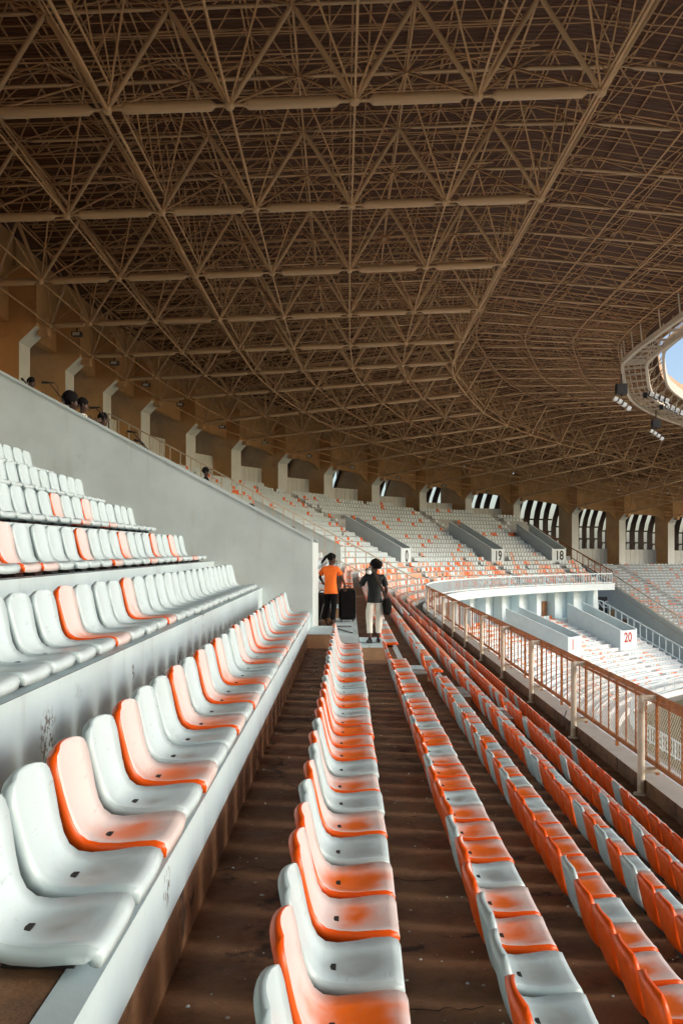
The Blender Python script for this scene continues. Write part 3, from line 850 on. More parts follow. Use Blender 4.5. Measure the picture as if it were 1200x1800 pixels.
tag(b.build('far_web_struts', M['tube'], roof), kind='stuff')
b = MB()
for (a, c, r) in thin: b.tube(a, c, r * 0.78, 4 if r < 0.045 else 5)
tag(b.build('lattice_rods', M['tube2'], roof), kind='stuff')
b = MB()
for (a, r) in balls[130:]: b.lathe([(0.02, -r), (0.7 * r, -0.7 * r), (r, 0), (0.7 * r, 0.7 * r), (0.02, r)], 6, 0, a)
tag(b.build('far_ball_nodes', M['tube'], roof), kind='stuff')

# corrugated sheets
def sheet(name, ks_, Ws, h, m, th=0.08):
    vs, fs, uvs = [], [], []
    nW = len(Ws)
    for k in ks_:
        for W in Ws:
            vs.append(roofp(k, W, h) if W > 0 else roofp(k, W, h))
            uvs.append((k * 8.0, W))
    for a in range(len(ks_) - 1):
        for c in range(nW - 1):
            fs.append((a * nW + c, a * nW + c + 1, (a + 1) * nW + c + 1, (a + 1) * nW + c))
    me = bpy.data.meshes.new(name); me.from_pydata([tuple(v) for v in vs], [], fs)
    uvl = me.uv_layers.new(name='UVMap')
    for li, lp in enumerate(me.loops): uvl.data[li].uv = uvs[lp.vertex_index]
    me.materials.append(m)
    o = bpy.data.objects.new(name, me); link(o, roof)
    md = o.modifiers.new('thickness', 'SOLIDIFY'); md.thickness = th; md.offset = 1
    return o
Wd = [-6, -2, 0.6] + frange(4, 36.6, 10)
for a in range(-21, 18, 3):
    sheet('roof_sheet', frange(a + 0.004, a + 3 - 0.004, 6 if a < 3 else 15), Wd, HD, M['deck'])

# inner ring: walkway of rails and cross beams, then the cream edge band round the opening
ring = empty('roof_ring_walkway', (0, 0, 0))
tag(ring, 'cream steel ring walkway hanging round the roof opening', 'walkway')
kr = frange(-4, 18, 176)
for nm, W, h, sx, sz in (('outer_beam', 34.3, 0.05, 0.22, 0.30), ('inner_beam', 35.9, 0.05, 0.20, 0.30), ('rim_band', 37.0, 0.95, 0.18, 0.7)):
    b = MB()
    for a, c in zip(kr, kr[1:]):
        pa, pc = roofp(a, W), roofp(c, W)
        b.bar(pa + Vector((0, 0, h)), pc + Vector((0, 0, h)), sx, sz)
    b.build(nm, M['cream'], ring)
b = MB()
for a, c in zip(kr, kr[1:]):
    pa, pc = roofp(a, 36.62), roofp(c, 36.62)
    b.bar(pa + Vector((0, 0, 1.66)), pc + Vector((0, 0, 1.66)), 0.06, 0.80)
b.build('gutter_board', M['tube2'], ring)
b = MB()
for k in frange(-4, 18, 66):
    b.bar(roofp(k, 34.3) + Vector((0, 0, 0.10)), roofp(k, 35.9) + Vector((0, 0, 0.10)), 0.10, 0.14)
    for Wc in (34.7, 35.1, 35.5):
        b.tube(roofp(k, Wc) + Vector((0, 0, 0.14)), roofp(k + 1 / 3, Wc) + Vector((0, 0, 0.14)), 0.03, 4)
for k in frange(-4, 18, 44):
    b.tube(roofp(k, 34.3) + Vector((0, 0, 0.2)), roofp(k, 34.2, H1), 0.05, 5)
    b.tube(roofp(k, 35.9) + Vector((0, 0, 0.2)), roofp(k + 0.25, 37.0) + Vector((0, 0, 1.2)), 0.04, 5)
    b.tube(roofp(k + 0.25, 35.9) + Vector((0, 0, 0.2)), roofp(k, 37.0) + Vector((0, 0, 1.2)), 0.04, 5)
    b.tube(roofp(k, 35.9) + Vector((0, 0, 0.2)), roofp(k, 36.2, H2), 0.04, 5)
tag(b.build('cross_beams', M['cream'], ring), kind='stuff')

# loudspeakers and floodlights hung from the ring
def px(x, y, Y): return Vector(((x - 600) / 1750 * Y, Y, ZC + (965 - y) / 1750 * Y))
def line_array(p, s, rz, lab):
    root = empty('loudspeaker_cluster', tuple(p), rz)
    tag(root, lab, 'loudspeaker', 'loudspeaker clusters under the roof ring')
    b = MB(); b.box(-0.6 * s, 0.6 * s, -0.4 * s, 0.4 * s, 0.2 * s, 1.35 * s); b.box(-0.5 * s, 0.5 * s, -0.43 * s, -0.40 * s, 0.3 * s, 1.25 * s)
    b.build('black_cabinet', M['black'], root)
    for p_, q_ in (((0, 0, 1.35 * s), (0, 0, 3.2 * s)), ((0, 0, 0.2 * s), (0.1 * s, 0, -0.1 * s))):
        b = MB(); b.tube(p_, q_, 0.05, 6); b.build('hanger', M['black'], root)
    for j in range(4):
        t = -0.35 * j * 0.45
        x, z = (-0.55 + 0.50 * j) * s, (-0.15 - 0.27 * j - 0.03 * j * j) * s
        b = MB(); b.box(-0.22 * s, 0.22 * s, -0.35 * s, 0.3 * s, -0.42 * s, 0.0)
        o = b.build('white_module', M['lamp'], root); o.location = (x, 0, z); o.rotation_euler = (0, R(28), 0)
        b = MB(); b.box(-0.03 * s, 0.03 * s, -0.37 * s, 0.32 * s, -0.45 * s, 0.02 * s); o = b.build('black_spacer', M['black'], root); o.location = (x + 0.25 * s, 0, z - 0.06 * s); o.rotation_euler = (0, R(28), 0)
line_array(px(1091, 696, 70), 0.62, 0.0, 'black loudspeaker with white modules at the left tip of the roof ring')
line_array(px(1152, 754, 82), 0.56, 0.0, 'black loudspeaker with white modules hanging below the right of the ring')
def flood(p, n, lab):
    root = empty('floodlight_bank', tuple(p), R(-25))
    tag(root, lab, 'floodlight', 'floodlight banks on the roof ring')
    b = MB(); b.bar((-0.3, 0.15, 0.1), (n * 0.36, 0.15, 0.1 - n * 0.20), 0.08, 0.08); b.box(-0.6, -0.3, -0.1, 0.2, -0.15, 0.25); b.build('bracket', M['black'], root)
    for j in range(n):
        b = MB()
        for r_ in range(2):
            for c_ in range(3):
                b.box(-0.2 + c_ * 0.0 + 0.0, 0.2, -0.12, 0.05, -0.30 + 0.3 * r_, -0.04 + 0.3 * r_)
        b.box(-0.23, 0.23, -0.05, 0.10, -0.34, 0.30, 1)
        o = b.build('lamp_panel', [M['lamp'], M['black']], root)
        o.location = (j * 0.36, 0, 0.1 - j * 0.20); o.rotation_euler = (R(-8), R(22), R(38)); o.scale = (0.72, 0.72, 0.72)
flood(px(1144, 695, 74), 4, 'upper bank of white floodlights on the inner side of the ring')
flood(px(1172, 716, 78), 4, 'lower bank of white floodlights on the inner side of the ring')

# small black lamps on the edge chord above the columns
for k in range(1, 12):
    p = roofp(k + 0.12, 2.4) + Vector((0, 0, -0.28))
    b = MB(); b.box(-0.25, 0.25, -0.2, 0.2, -0.12, 0.1); b.box(-0.18, 0.18, -0.21, -0.2, -0.1, 0.06, 1); b.tube((0, 0, 0.1), (0, 0, 0.3), 0.04, 6)
    o = b.build('roof_lamp', [M['black'], M['curb']], None, tuple(p))
    tag(o, 'small black lamp box under the roof edge beside the %s fin column from the left' % ORD[k - 1], 'lamp', 'lamp boxes along the roof edge')

# ------------------------------------------------------------------ seats
def seat_shell(nv=6, fine=True):
    prof = [(0.004, -0.066), (0.010, -0.034), (0.0, -0.010), (-0.03, 0.0), (-0.09, -0.003), (-0.16, -0.012), (-0.23, -0.014), (-0.275, -0.006), (-0.305, 0.018),
            (-0.325, 0.058), (-0.341, 0.115), (-0.355, 0.18), (-0.367, 0.24), (-0.376, 0.285), (-0.381, 0.308), (-0.384, 0.322)]
    if not fine: prof = [prof[i] for i in (0, 2, 4, 6, 8, 10, 12, 14, 15)]
    prof = [(x, z + 0.105) for x, z in prof]
    th = 0.037
    n = len(prof)
    length = [0.0]
    for a, c in zip(prof, prof[1:]): length.append(length[-1] + math.dist(a, c))
    tot = length[-1]
    loops = []
    for i, (x, z) in enumerate(prof):
        a = prof[max(0, i - 1)]; c = prof[min(n - 1, i + 1)]
        tx, tz = c[0] - a[0], c[1] - a[1]; l = math.hypot(tx, tz); tx /= l; tz /= l
        nx, nz = -tz, tx                                 # towards the sitter
        if nz < 0 and i < 4: pass
        nx, nz = (tz, -tx) if (tz * 1 + -tx * 1) > 0 else (-tz, tx)
        rem = tot - length[i]
        hw = 0.197
        rr = 0.075
        if rem < rr: hw -= rr * (1 - math.sqrt(max(0, 1 - (1 - rem / rr) ** 2))) * 0.9
        if length[i] < 0.03: hw -= 0.012 * (1 - length[i] / 0.03)
        hw -= 0.026 * smoothstep(0.22, 0.50, length[i] / tot) * (1 - smoothstep(0.55, 0.88, length[i] / tot))
        back = smoothstep(0.45, 0.75, length[i] / tot)
        pan = 1 - back
        top, bot = [], []
        for j in range(nv + 1):
            v = -1 + 2 * j / nv
            y = v * hw
            dipx = -0.020 * (1 - v * v) * back
            dipz = -0.016 * (1 - v * v) * pan * smoothstep(0.05, 0.2, length[i] / tot) + 0.006 * v ** 4 * pan
            dipz += -0.012 * abs(v) ** 3 * back * smoothstep(0.85, 1.0, length[i] / tot)
            p = Vector((x + dipx, y, z + dipz))
            tpr = 0.55 if i == n - 1 else (0.8 if i == 0 else 1.0)
            top.append(p)
            tpr *= 1.0 + 0.40 * pan * smoothstep(0.0, 0.06, length[i])
            bot.append(Vector((p.x - nx * th * tpr, y, p.z - nz * th * tpr)))
        ml = (top[0] + bot[0]) / 2 + Vector((0, -0.007, 0)); mr = (top[-1] + bot[-1]) / 2 + Vector((0, 0.007, 0))
        loops.append(top + [mr] + bot[::-1] + [ml])
    L = len(loops[0])
    b = MB()
    vs = [p for lp in loops for p in lp]
    fs, ms = [], []
    for i in range(n - 1):
        for j in range(L):
            fs.append((i * L + j, i * L + (j + 1) % L, (i + 1) * L + (j + 1) % L, (i + 1) * L + j))
            ms.append(0 if j < nv else 1)
    for i in (0, n - 1):
        for j in range(nv):
            a, c = i * L + j, i * L + j + 1
            d, e = i * L + (2 * nv + 2 - j), i * L + (2 * nv + 1 - j)
            fs.append((a, c, e, d) if i else (d, e, c, a)); ms.append(1)
        fs.append((i * L + nv, i * L + nv + 1, i * L + nv + 2)); ms.append(1)
        fs.append((i * L + 0, i * L + 2 * nv + 2, i * L + 2 * nv + 3)); ms.append(1)
    n0 = len(b.v)
    b.v = [tuple(p) for p in vs]; b.f = fs; b.m = ms; b.sm = [True] * len(fs)
    return b
SB = seat_shell()
def fixed_mesh(b, name, mats):
    me = b.mesh(name, mats)
    bm = bmesh.new(); bm.from_mesh(me); bmesh.ops.recalc_face_normals(bm, faces=bm.faces); bm.to_mesh(me); bm.free()
    return me
SEAT_W = fixed_mesh(SB, 'stadium_seat_white', [M['top_white'], M['seat_white']])
SEAT_O = fixed_mesh(SB, 'stadium_seat_orange', [M['top_orange'], M['seat_orange']])
hb = MB()
hb.box(-0.262, -0.232, -0.026, 0.026, 0.070, 0.0795)
HOLE = hb.mesh('drain_slot', M['dark'])
mb_ = MB()
mb_.hexa([(-0.29, -0.09, 0.0), (-0.09, -0.09, 0.0), (-0.09, 0.09, 0.0), (-0.29, 0.09, 0.0)], [(-0.27, -0.10, 0.062), (-0.11, -0.10, 0.062), (-0.11, 0.10, 0.062), (-0.27, 0.10, 0.062)])
MOUNT = mb_.mesh('mounting_block', M['black'])

ROWNAME = {7: 'in the row nearest the rusty fence', 6: 'in the second row above the fence', 5: 'in the third row above the fence', 4: 'in the fourth row above the fence',
           3: 'in the row beside the white step block', 2: 'in the row leading to the black suitcase', 1: 'on the white ledge left of the gangway', 0: 'in the second row of the left bank',
           -1: 'in the third row of the left bank', -2: 'in the fourth row of the left bank', -3: 'in the fifth row of the left bank', -4: 'in the topmost row of the left bank'}
PIT = 0.46
rows = {
    1: (2.76, 'WWOWOWWOWOWOWWOWOOWOWOWWOWOWOW'),
    2: (2.68, 'WOWOOWOWOWOOOOWOOWWOWOWOWOWOO'),
    3: (3.70, 'OWWOOWOOOWOOOWOOWOOOOWOOWOOWOOO'),
    4: (4.83, 'OOOOWOOOOOWOWOWOWOWWOOWOWWOOWOO'),
    5: (6.81, 'OOOWOWOWOOOOWWOOOOWOOWOWOOOWO'),
    6: (9.0, 'OOOOWOOWOOOOWOOOOOOWOOOO'),
    7: (11.6, 'OOOOOOOWOOOOOWOOOWOO'),
    0: (3.80, 'WWWWWWOWWWOWWWWWWWWWWWWWWWW'),
    -1: (5.9, 'WWWOOWWWWOWWWOWWWOWWOWW'),
    -2: (8.3, 'WWWWWWWWOWWOWWWWWW'),
    -3: (10.6, 'WWWWWWWWWWWWW'),
    -4: (12.9, 'WWWWWWWW'),
}
random.seed(11)
seat_count = 0
def put_seat(n, y, c, lab, first=[]):
    i = 7 - n
    me = SEAT_W if c == 'W' else SEAT_O
    o = bpy.data.objects.new('stadium_seat', me)
    o.location = (rowx(n, y) + random.uniform(-0.006, 0.006), y + random.uniform(-0.008, 0.008), tread(i))
    o.rotation_euler = (0, R(random.uniform(-0.8, 0.8)), -0.0069 + R(random.uniform(-1.3, 1.3)))
    link(o)
    tag(o, lab, 'seat', 'plastic seats in the near block')
    h = bpy.data.objects.new('drain_slot', HOLE); link(h, o)
    h = bpy.data.objects.new('mounting_block', MOUNT); link(h, o)
    return o
cnt = 0
for n, (y0, pat) in rows.items():
    N_ = len(pat)
    for q_, c in enumerate(pat):
        col = 'worn orange' if c == 'O' else 'white'
        far_i = N_ - 1 - q_
        if far_i < 17: pos = '%s from the aisle' % ORD[far_i] if far_i else 'last before the aisle'
        else: pos = '%s from the near end' % ORD[q_]
        put_seat(n, y0 + PIT * q_, c, '%s seat, %s %s' % (col, pos, ROWNAME[n])); cnt += 1
# first seats beyond the aisle, as far as the count allows
beyond = {7: 20.9, 6: 20.6, 5: 20.3, 4: 20.0, 3: 20.9}
indiv_to = {}
for n in (7, 6, 5, 4, 3):
    for q_ in range(5):
        y = beyond[n] + PIT * q_
        c = 'W' if random.random() < (0.25 if n > 4 else 0.4) else 'O'
        put_seat(n, y, c, '%s seat, %s beyond the aisle %s' % ('worn orange' if c == 'O' else 'white', ORD[q_], ROWNAME[n])); cnt += 1
    indiv_to[n] = beyond[n] + PIT * 5
print('individual seats', cnt)

# the other seats: merged, sharing two colours
M['far_white'] = mat('white_plastic_far', (0.65, 0.76, 0.79), 0.4, 0.06, 0.9)
M['far_orange'] = mat('orange_plastic_far', (0.86, 0.17, 0.03), 0.4, 0.1, 0.9)
M['far_faded'] = mat('bleached_orange_plastic', (0.82, 0.42, 0.28), 0.4, 0.1, 0.9)
mid = seat_shell(4, False)
midn = fixed_mesh(mid, 'mid_tmp', [M['white']])
MIDV = [v.co.copy() for v in midn.vertices]; MIDF = [tuple(p.vertices) for p in midn.polygons]; MIDM = [p.material_index for p in midn.polygons]
bpy.data.meshes.remove(midn)
MIDM = [mm for mm in mid.m]
def low_shape():
    b = MB()
    b.box(-0.34, 0.0, -0.17, 0.17, 0.03, 0.10)
    b.hexa([(-0.36, -0.17, 0.03), (-0.31, -0.17, 0.03), (-0.31, 0.17, 0.03), (-0.36, 0.17, 0.03)], [(-0.41, -0.18, 0.42), (-0.375, -0.18, 0.42), (-0.375, 0.18, 0.42), (-0.41, 0.18, 0.42)])
    return [Vector(v) for v in b.v], b.f
LOWV, LOWF = low_shape()
def add_shape(b, V, F, loc, ang, mi, ms=None, smooth=False):
    ca, sa = math.cos(ang), math.sin(ang)
    n = len(b.v)
    b.v.extend([(loc.x + v.x * ca - v.y * sa, loc.y + v.x * sa + v.y * ca, loc.z + v.z) for v in V])
    for q, f in enumerate(F):
        b.f.append(tuple(i + n for i in f)); b.m.append(mi if ms is None else ms[q]); b.sm.append(smooth)
BOXES = [(3.55, 3.95), (7.05, 7.5), (9.85, 10.3), (11.55, 12.0)]
rng_ = random.Random(3)
b = MB()
for n in range(2, 8):
    i = 7 - n
    y = indiv_to.get(n, 26.0)
    while y < 64.3:
        ay = 42.5 + 0.3 * (n - 4)
        if not (ay < y < ay + 1.2):
            c = 'W' if rng_.random() < (0.25 if n > 4 else 0.42) else 'O'
            add_shape(b, MIDV, MIDF, Vector((rowx(n, y), y, tread(i))), -0.0069, 0, [(0 if m_ == 0 else 1) + (0 if c == 'W' else 2) for m_ in MIDM], True)
        y += PIT
ob = b.build('distant_row_seats', [M['far_white'], M['seat_white'], M['far_faded'], M['seat_orange']])
tag(ob, 'rows of orange and white seats running on beyond the aisle', 'seats', kind='stuff')
b = MB()
for i in range(6, 24):
    y = 21.2
    while y < 64:
        add_shape(b, LOWV, LOWF, Vector((rowx(7 - i, y), y, tread(i))), 0, 1 if rng_.random() < 0.08 else 0); y += PIT
ob = b.build('upper_bank_seats', [M['far_white'], M['far_orange']]); tag(ob, 'white seats high up behind the long sloping wall', 'seats', kind='stuff')
b = MB()
for i in range(24):
    k = 2.92
    while k < 11.93:
        p = at(k, off(i), 0); p2 = at(k + 0.01, off(i), 0)
        step = 0.51 / ((p2 - p).length / 0.01)
        if i <= rows_at(k):
            skip = False
            for a, c in BOXES:
                m_ = 0.5 * (a + c)
                if i >= 6 and i <= 13 and a - 0.06 < k < c + 0.02: skip = True
                if i < 6 and a - 0.16 < k < a - 0.01: skip = True
                if i >= 6 and a - 0.20 < k < a - 0.05: skip = True
                if i > 13 and a < k < c and i < 16: skip = True
            if not skip and rng_.random() > 0.012:
                no = nout(k)
                pr = 0.66 if i < 4 else (0.45 if i < 6 else (0.16 if i < 8 else 0.06))
                col = (1 if rng_.random() < 0.3 or i >= 8 else 2) if rng_.random() < pr else 0
                add_shape(b, LOWV, LOWF, Vector((p.x, p.y, tread(i, k))), math.atan2(-no.y, -no.x), col)
        k += step
ob = b.build('curved_stand_seats', [M['far_white'], M['far_orange'], M['far_faded']]); tag(ob, 'white and orange seats filling the far curved stand', 'seats', kind='stuff')
b = MB()
LB = [(9.05, 9.6), (10.95, 11.5)]
for j in range(18):
    k = -2.0
    while k < 11.9:
        o_ = lo_off(j)
        p = at(k, o_, 0); p2 = at(k + 0.01, o_, 0)
        step = 0.50 / max(0.5, (p2 - p).length / 0.01)
        skip = any(a - 0.06 < k < c + 0.04 and j <= 9 for a, c in LB) or any(a - 0.26 < k < a - 0.06 for a, c in LB) or any(abs(k - q_) < 0.08 for q_ in (5.2, 7.2, 3.0, 1.0))
        if not skip and rng_.random() > 0.01:
            no = nout(k)
            col = (2 if rng_.random() < 0.6 else 1) if rng_.random() < (0.65 if j < 4 else (0.3 if j < 9 else 0.12)) else 0
            add_shape(b, LOWV, LOWF, Vector((p.x, p.y, loz(j, k) - 0.1)), math.atan2(-no.y, -no.x), col)
        k += step
ob = b.build('lower_stand_seats', [M['far_white'], M['far_orange'], M['far_faded']]); tag(ob, 'pale seats of the sunlit lower stand', 'seats', kind='stuff')

# ------------------------------------------------------------------ end stand beyond the curved balcony
E, DN = Vector((0.985, 0.17, 0)), Vector((0.17, -0.985, 0))
D0, DD = Vector((30.5, 122.6, 0)), Vector((0.35, -0.9367, 0))
ER = 0.31
C0 = Vector((33.0, 124.4, 0))
def esurf(p): return ZC - 2.2 - ER * ((p - C0).dot(DN) / T)
def eint(j):
    o = C0 + DN * (T * j)
    # o + E s = D0 + DD t
    den = E.x * -DD.y + E.y * DD.x
    r = D0 - o
    s = (r.x * -DD.y + r.y * DD.x) / den
    return o, s
bt, bs = MB(), MB()
for j in range(-1, 34):
    o, s0 = eint(j); o1, s1 = eint(j + 1)
    z = ZC - 2.3 - ER * j
    ext = 6.0 if j == -1 else 0.0
    A, Bq = o + E * s0 - DN * (0.1 + ext), o + E * 55 - DN * (0.1 + ext)
    Cq, Dq = o + E * 55 + DN * (T - 0.1), o + E * s1 + DN * (T - 0.1)
    bt.poly([(A.x, A.y, z), (Dq.x, Dq.y, z), (Cq.x, Cq.y, z), (Bq.x, Bq.y, z)], 0)
    bt.poly([(Dq.x, Dq.y, z), (Dq.x, Dq.y, z - ER), (Cq.x, Cq.y, z - ER), (Cq.x, Cq.y, z)], 1)
    if j >= 0:
        s = s0 + 0.5
        while s < 50:
            ais = 4.2
            if not (ais < (s - s0) % 14 < ais + 1.2) and rng_.random() > 0.015:
                p = o + E * s
                add_shape(bs, LOWV, LOWF, Vector((p.x, p.y, z)), math.atan2(DN.y, DN.x), (1 if rng_.random() < 0.6 else 2) if rng_.random() < (0.12 if j < 8 else 0.3) else 0)
            s += 0.49
tag(bt.build('end_terrace', [M['tread_far'], M['step_far']]), kind='structure')
ob = bs.build('end_stand_seats', [M['far_white'], M['far_orange'], M['far_faded']]); tag(ob, 'white seats with scattered orange ones in the far end stand', 'seats', kind='stuff')

def dpt(t, z): p = D0 + DD * t; return Vector((p.x, p.y, z))
b = MB()
wn_ = Vector((-DD.y, DD.x, 0)) * -1
for t in frange(0, 28, 7)[:-1]:
    za, zb_ = esurf(D0 + DD * t) + 0.25, esurf(D0 + DD * (t + 4)) + 0.25
    a0, a1 = dpt(t, 0), dpt(t + 4, 0)
    off_ = wn_ * 0.25
    b.hexa([(a0.x, a0.y, za - 6), (a1.x, a1.y, zb_ - 6), (a1.x + off_.x, a1.y + off_.y, zb_ - 6), (a0.x + off_.x, a0.y + off_.y, za - 6)],
           [(a0.x, a0.y, za), (a1.x, a1.y, zb_), (a1.x + off_.x, a1.y + off_.y, zb_), (a0.x + off_.x, a0.y + off_.y, za)])
fl = b.build('flank_wall', M['grey'])
tag(fl, 'grey sloping flank wall of the far end stand under its brown railing', 'wall')
b = MB()
for t in frange(0, 28, 7)[:-1]:
    za, zb_ = esurf(D0 + DD * t) + 0.0, esurf(D0 + DD * (t + 4)) + 0.0
    s_ = wn_ * 0.27
    b.bar(dpt(t, za - 0.25) + s_, dpt(t + 4, zb_ - 0.25) + s_, 0.06, 0.10)
b.build('wall_band', M['cream'], fl)

# end stand flank dressing: banner and doors low on the grey wall
def on_flank(t0, t1, z0, z1, out, name, m, parent=None):
    s_ = wn_ * out; s2 = wn_ * (out + 0.06)
    a, c = dpt(t0, 0), dpt(t1, 0)
    b = MB()
    sgn = 1
    b.hexa([(a.x + s_.x, a.y + s_.y, z0), (c.x + s_.x, c.y + s_.y, z0), (c.x + s2.x, c.y + s2.y, z0), (a.x + s2.x, a.y + s2.y, z0)],
           [(a.x + s_.x, a.y + s_.y, z1), (c.x + s_.x, c.y + s_.y, z1), (c.x + s2.x, c.y + s2.y, z1), (a.x + s2.x, a.y + s2.y, z1)])
    return b.build(name, m, parent)
ban = empty('banner', (30.2, 116.6, ZC - 6.9), R(8))
tag(ban, 'dark banner with white capital letters behind the white sloping railing', 'banner')
b = MB(); b.box(-0.95, 0.95, 0, 0.05, -1.4, 1.3); b.build('board', M['black'], ban)
b = MB(); b.tube((-0.9, 0.1, -2.4), (-0.9, 0.1, 1.3), 0.05, 6); b.tube((0.9, 0.1, -2.4), (0.9, 0.1, 1.3), 0.05, 6); b.build('post', M['cream'], ban)
text_mesh('lettering', 'ANS', 1.15, M['lamp'], ban, Matrix.Translation((0, -0.012, 0.35)) @ Matrix.Rotation(R(90), 4, 'X'))
text_mesh('lettering', 'E', 0.95, M['lamp'], ban, Matrix.Translation((0.35, -0.012, -0.75)) @ Matrix.Rotation(R(90), 4, 'X'))
for t0, t1, m, lab in ((4.3, 5.4, 'ochre', 'pale ochre door panel beside the banner on the flank wall'), (7.0, 8.0, 'door', 'brown door low on the grey flank wall')):
    z = esurf(D0 + DD * t0)
    d_ = on_flank(t0, t1, z - 5.4, z - 2.9, 0.255, 'wall_door', M[m]); tag(d_, lab, 'door')

# ------------------------------------------------------------------ railings
def path_len(pts): return sum((q - p).length for p, q in zip(pts, pts[1:]))
def along(pts, s):
    for p, q in zip(pts, pts[1:]):
        l = (q - p).length
        if s <= l or q is pts[-1]: return p.lerp(q, min(1.3, s / l))
        s -= l
def railing(name, label, pts, h, post, bars, m, rt=0.045, bt=0.02, posts_named=True, low=0.1, pr=0.035):
    """pts: foot line; top rail h above it"""
    root = empty(name, tuple(pts[0])); o0 = pts[0]
    tag(root, label, 'railing')
    up = Vector((0, 0, 1))
    for nm, z, r in (('top_rail', h, rt), ('bottom_rail', low, rt * 0.8)):
        b = MB()
        for p, q in zip(pts, pts[1:]): b.bar(p - o0 + up * z, q - o0 + up * z, r, r)
        b.build(nm, m, root)
    Lp = path_len(pts)
    n = max(1, round(Lp / post))
    for i in range(n + 1):
        p = along(pts, Lp * i / n) - o0
        b = MB(); b.bar(p + up * -0.05, p + up * (h - rt * 0.45), pr, pr); b.build('post', m, root)
    if bars:
        b = MB(); nb_ = round(Lp / bars)
        for i in range(nb_ + 1):
            p = along(pts, Lp * i / nb_) - o0
            b.bar(p + up * low, p + up * (h - rt * 0.4), bt, bt)
        tag(b.build('balusters', m, root), kind='stuff')
    return root
# brown stair railing closing the near stand
zr = lambda x: ZC - 2.04 + 0.54 * (5 - x)
railing('stair_railing', 'long brown stair railing sloping down behind the two standing people', [Vector((-15.2, 65, zr(-15.2) - 1.6)), Vector((4.95, 65, zr(4.95) - 1.6))], 1.6, 0.76, 0, M['cream'], 0.085, 0.02, pr=0.065)
# white balustrade on the curved balcony
railing('white_balustrade', 'white balustrade along the edge of the curved balcony', [at(k, -0.2, ZC - 3.65 + dz(k)) for k in frange(3.12, 11.97, 60)], 1.08, 2.4, 0.42, M['white'], 0.12, 0.085, pr=0.11)
# brown railing at the end of the curved upper stand
railing('divider_railing', 'brown railing climbing beside the wall numbered 18 to the back wall', [Vector((22.7, 124.0, ZC + 2.25)), Vector((30.1, 110.7, ZC - 3.75))], 1.25, 1.0, 0, M['rust'], 0.1, 0.03, pr=0.07)
railing('flank_railing', 'brown railing on top of the grey flank wall of the end stand', [dpt(t, esurf(D0 + DD * t) + 0.25) + wn_ * 0.12 for t in (-1.0, 26)], 1.25, 0.9, 0.9, M['cream'], 0.1, 0.05, pr=0.07)
railing('lower_stair_railing', 'white sloping railing at the end of the lower stand', [at(11.98, 2.0 - s, loz(0, 12) + 0.2 - (s - 0.4 if s > 0.4 else 0) * LT / T) for s in (0.0, 0.5, 15.0)], 1.5, 0.95, 0, M['white'], 0.1, 0.04, pr=0.08)
railing('pitch_railing', 'white railing at the foot of the lower stand by the grass', [at(k, -15.0, 0.9) for k in frange(-2, 11.5, 60)], 1.1, 2.5, 0.5, M['white'], 0.09, 0.04, pr=0.08)

# ------------------------------------------------------------------ rusty fence along the front of the near stand
fence = empty('steel_fence', (0, 0, 0))
tag(fence, 'rusty barred steel fence with cream posts along the front of the stand', 'fence')
FX = lambda y: 5.30 + 0.0069 * y
FT, FB = ZC - 2.55, ZC - 3.72
y_end = 68.0
b = MB(); b.bar((FX(6), 6, FT), (FX(y_end), y_end, FT), 0.075, 0.085); b.build('top_rail', M['rust'], fence)
b = MB(); b.bar((FX(6), 6, FT - 0.10), (FX(y_end), y_end, FT - 0.10), 0.04, 0.05); b.build('under_rail', M['rust'], fence)
b = MB(); b.bar((FX(6), 6, FB), (FX(y_end), y_end, FB), 0.06, 0.07); b.build('bottom_rail', M['rust'], fence)
BAR = MB(); BAR.bar((0, 0, FB + 0.03), (0, 0, FT - 0.04), 0.028, 0.028); BAR = BAR.mesh('bar', M['rust'])
BARW = MB(); BARW.bar((0, 0, FB - 0.16), (0, 0, FT - 0.04), 0.058, 0.05); BARW = BARW.mesh('panel_post', M['rust'])
y = 6.86; q_ = 0
while y < y_end:
    o = bpy.data.objects.new('panel_post' if q_ % 4 == 0 else 'bar', BARW if q_ % 4 == 0 else BAR)
    o.location = (FX(y), y, 0); link(o, fence); y += 0.64; q_ += 1
pb = MB()
pb.tube((0, 0, ZC - 4.2), (0, 0, ZC - 2.53), 0.065, 12, 0, None, True)
pb.tube((0, 0, ZC - 2.56), (0.30, 0, ZC - 2.56), 0.055, 10, 0, None, True)
pb.tube((0, 0, ZC - 3.80), (0.30, 0, ZC - 3.80), 0.05, 10, 0, None, True)
pb.lathe([(0.13, ZC - 4.215), (0.13, ZC - 4.19), (0.066, ZC - 4.18)], 12)
PST = pb.mesh('fence_post', M['cream'])
y = 6.86
while y < y_end:
    o = bpy.data.objects.new('fence_post', PST); o.location = (FX(y) - 0.28, y, 0); link(o, fence); y += 5.12
b = MB()
z0, z1 = FB + 0.03, FT - 0.12
hh = z1 - z0
y = 10.0
while y < 24:
    b.tube((FX(y), y, z0), (FX(y + hh), y + hh, z1), 0.0035, 3); b.tube((FX(y + hh), y + hh, z0), (FX(y), y, z1), 0.0035, 3); y += 0.10
tag(b.build('wire_mesh', M['cream'], fence), kind='stuff')
b = MB()
pts = [(5.16, 22.0, ZC - 3.93), (5.2, 22.4, ZC - 3.9), (5.1, 22.9, ZC - 3.935), (5.28, 23.4, ZC - 3.8)]
for p, q in zip(pts, pts[1:]): b.tube(p, q, 0.012, 5)
tag(b.build('loose_wire', M['black']), 'short loose black wire lying on the curb under the fence', 'wire')

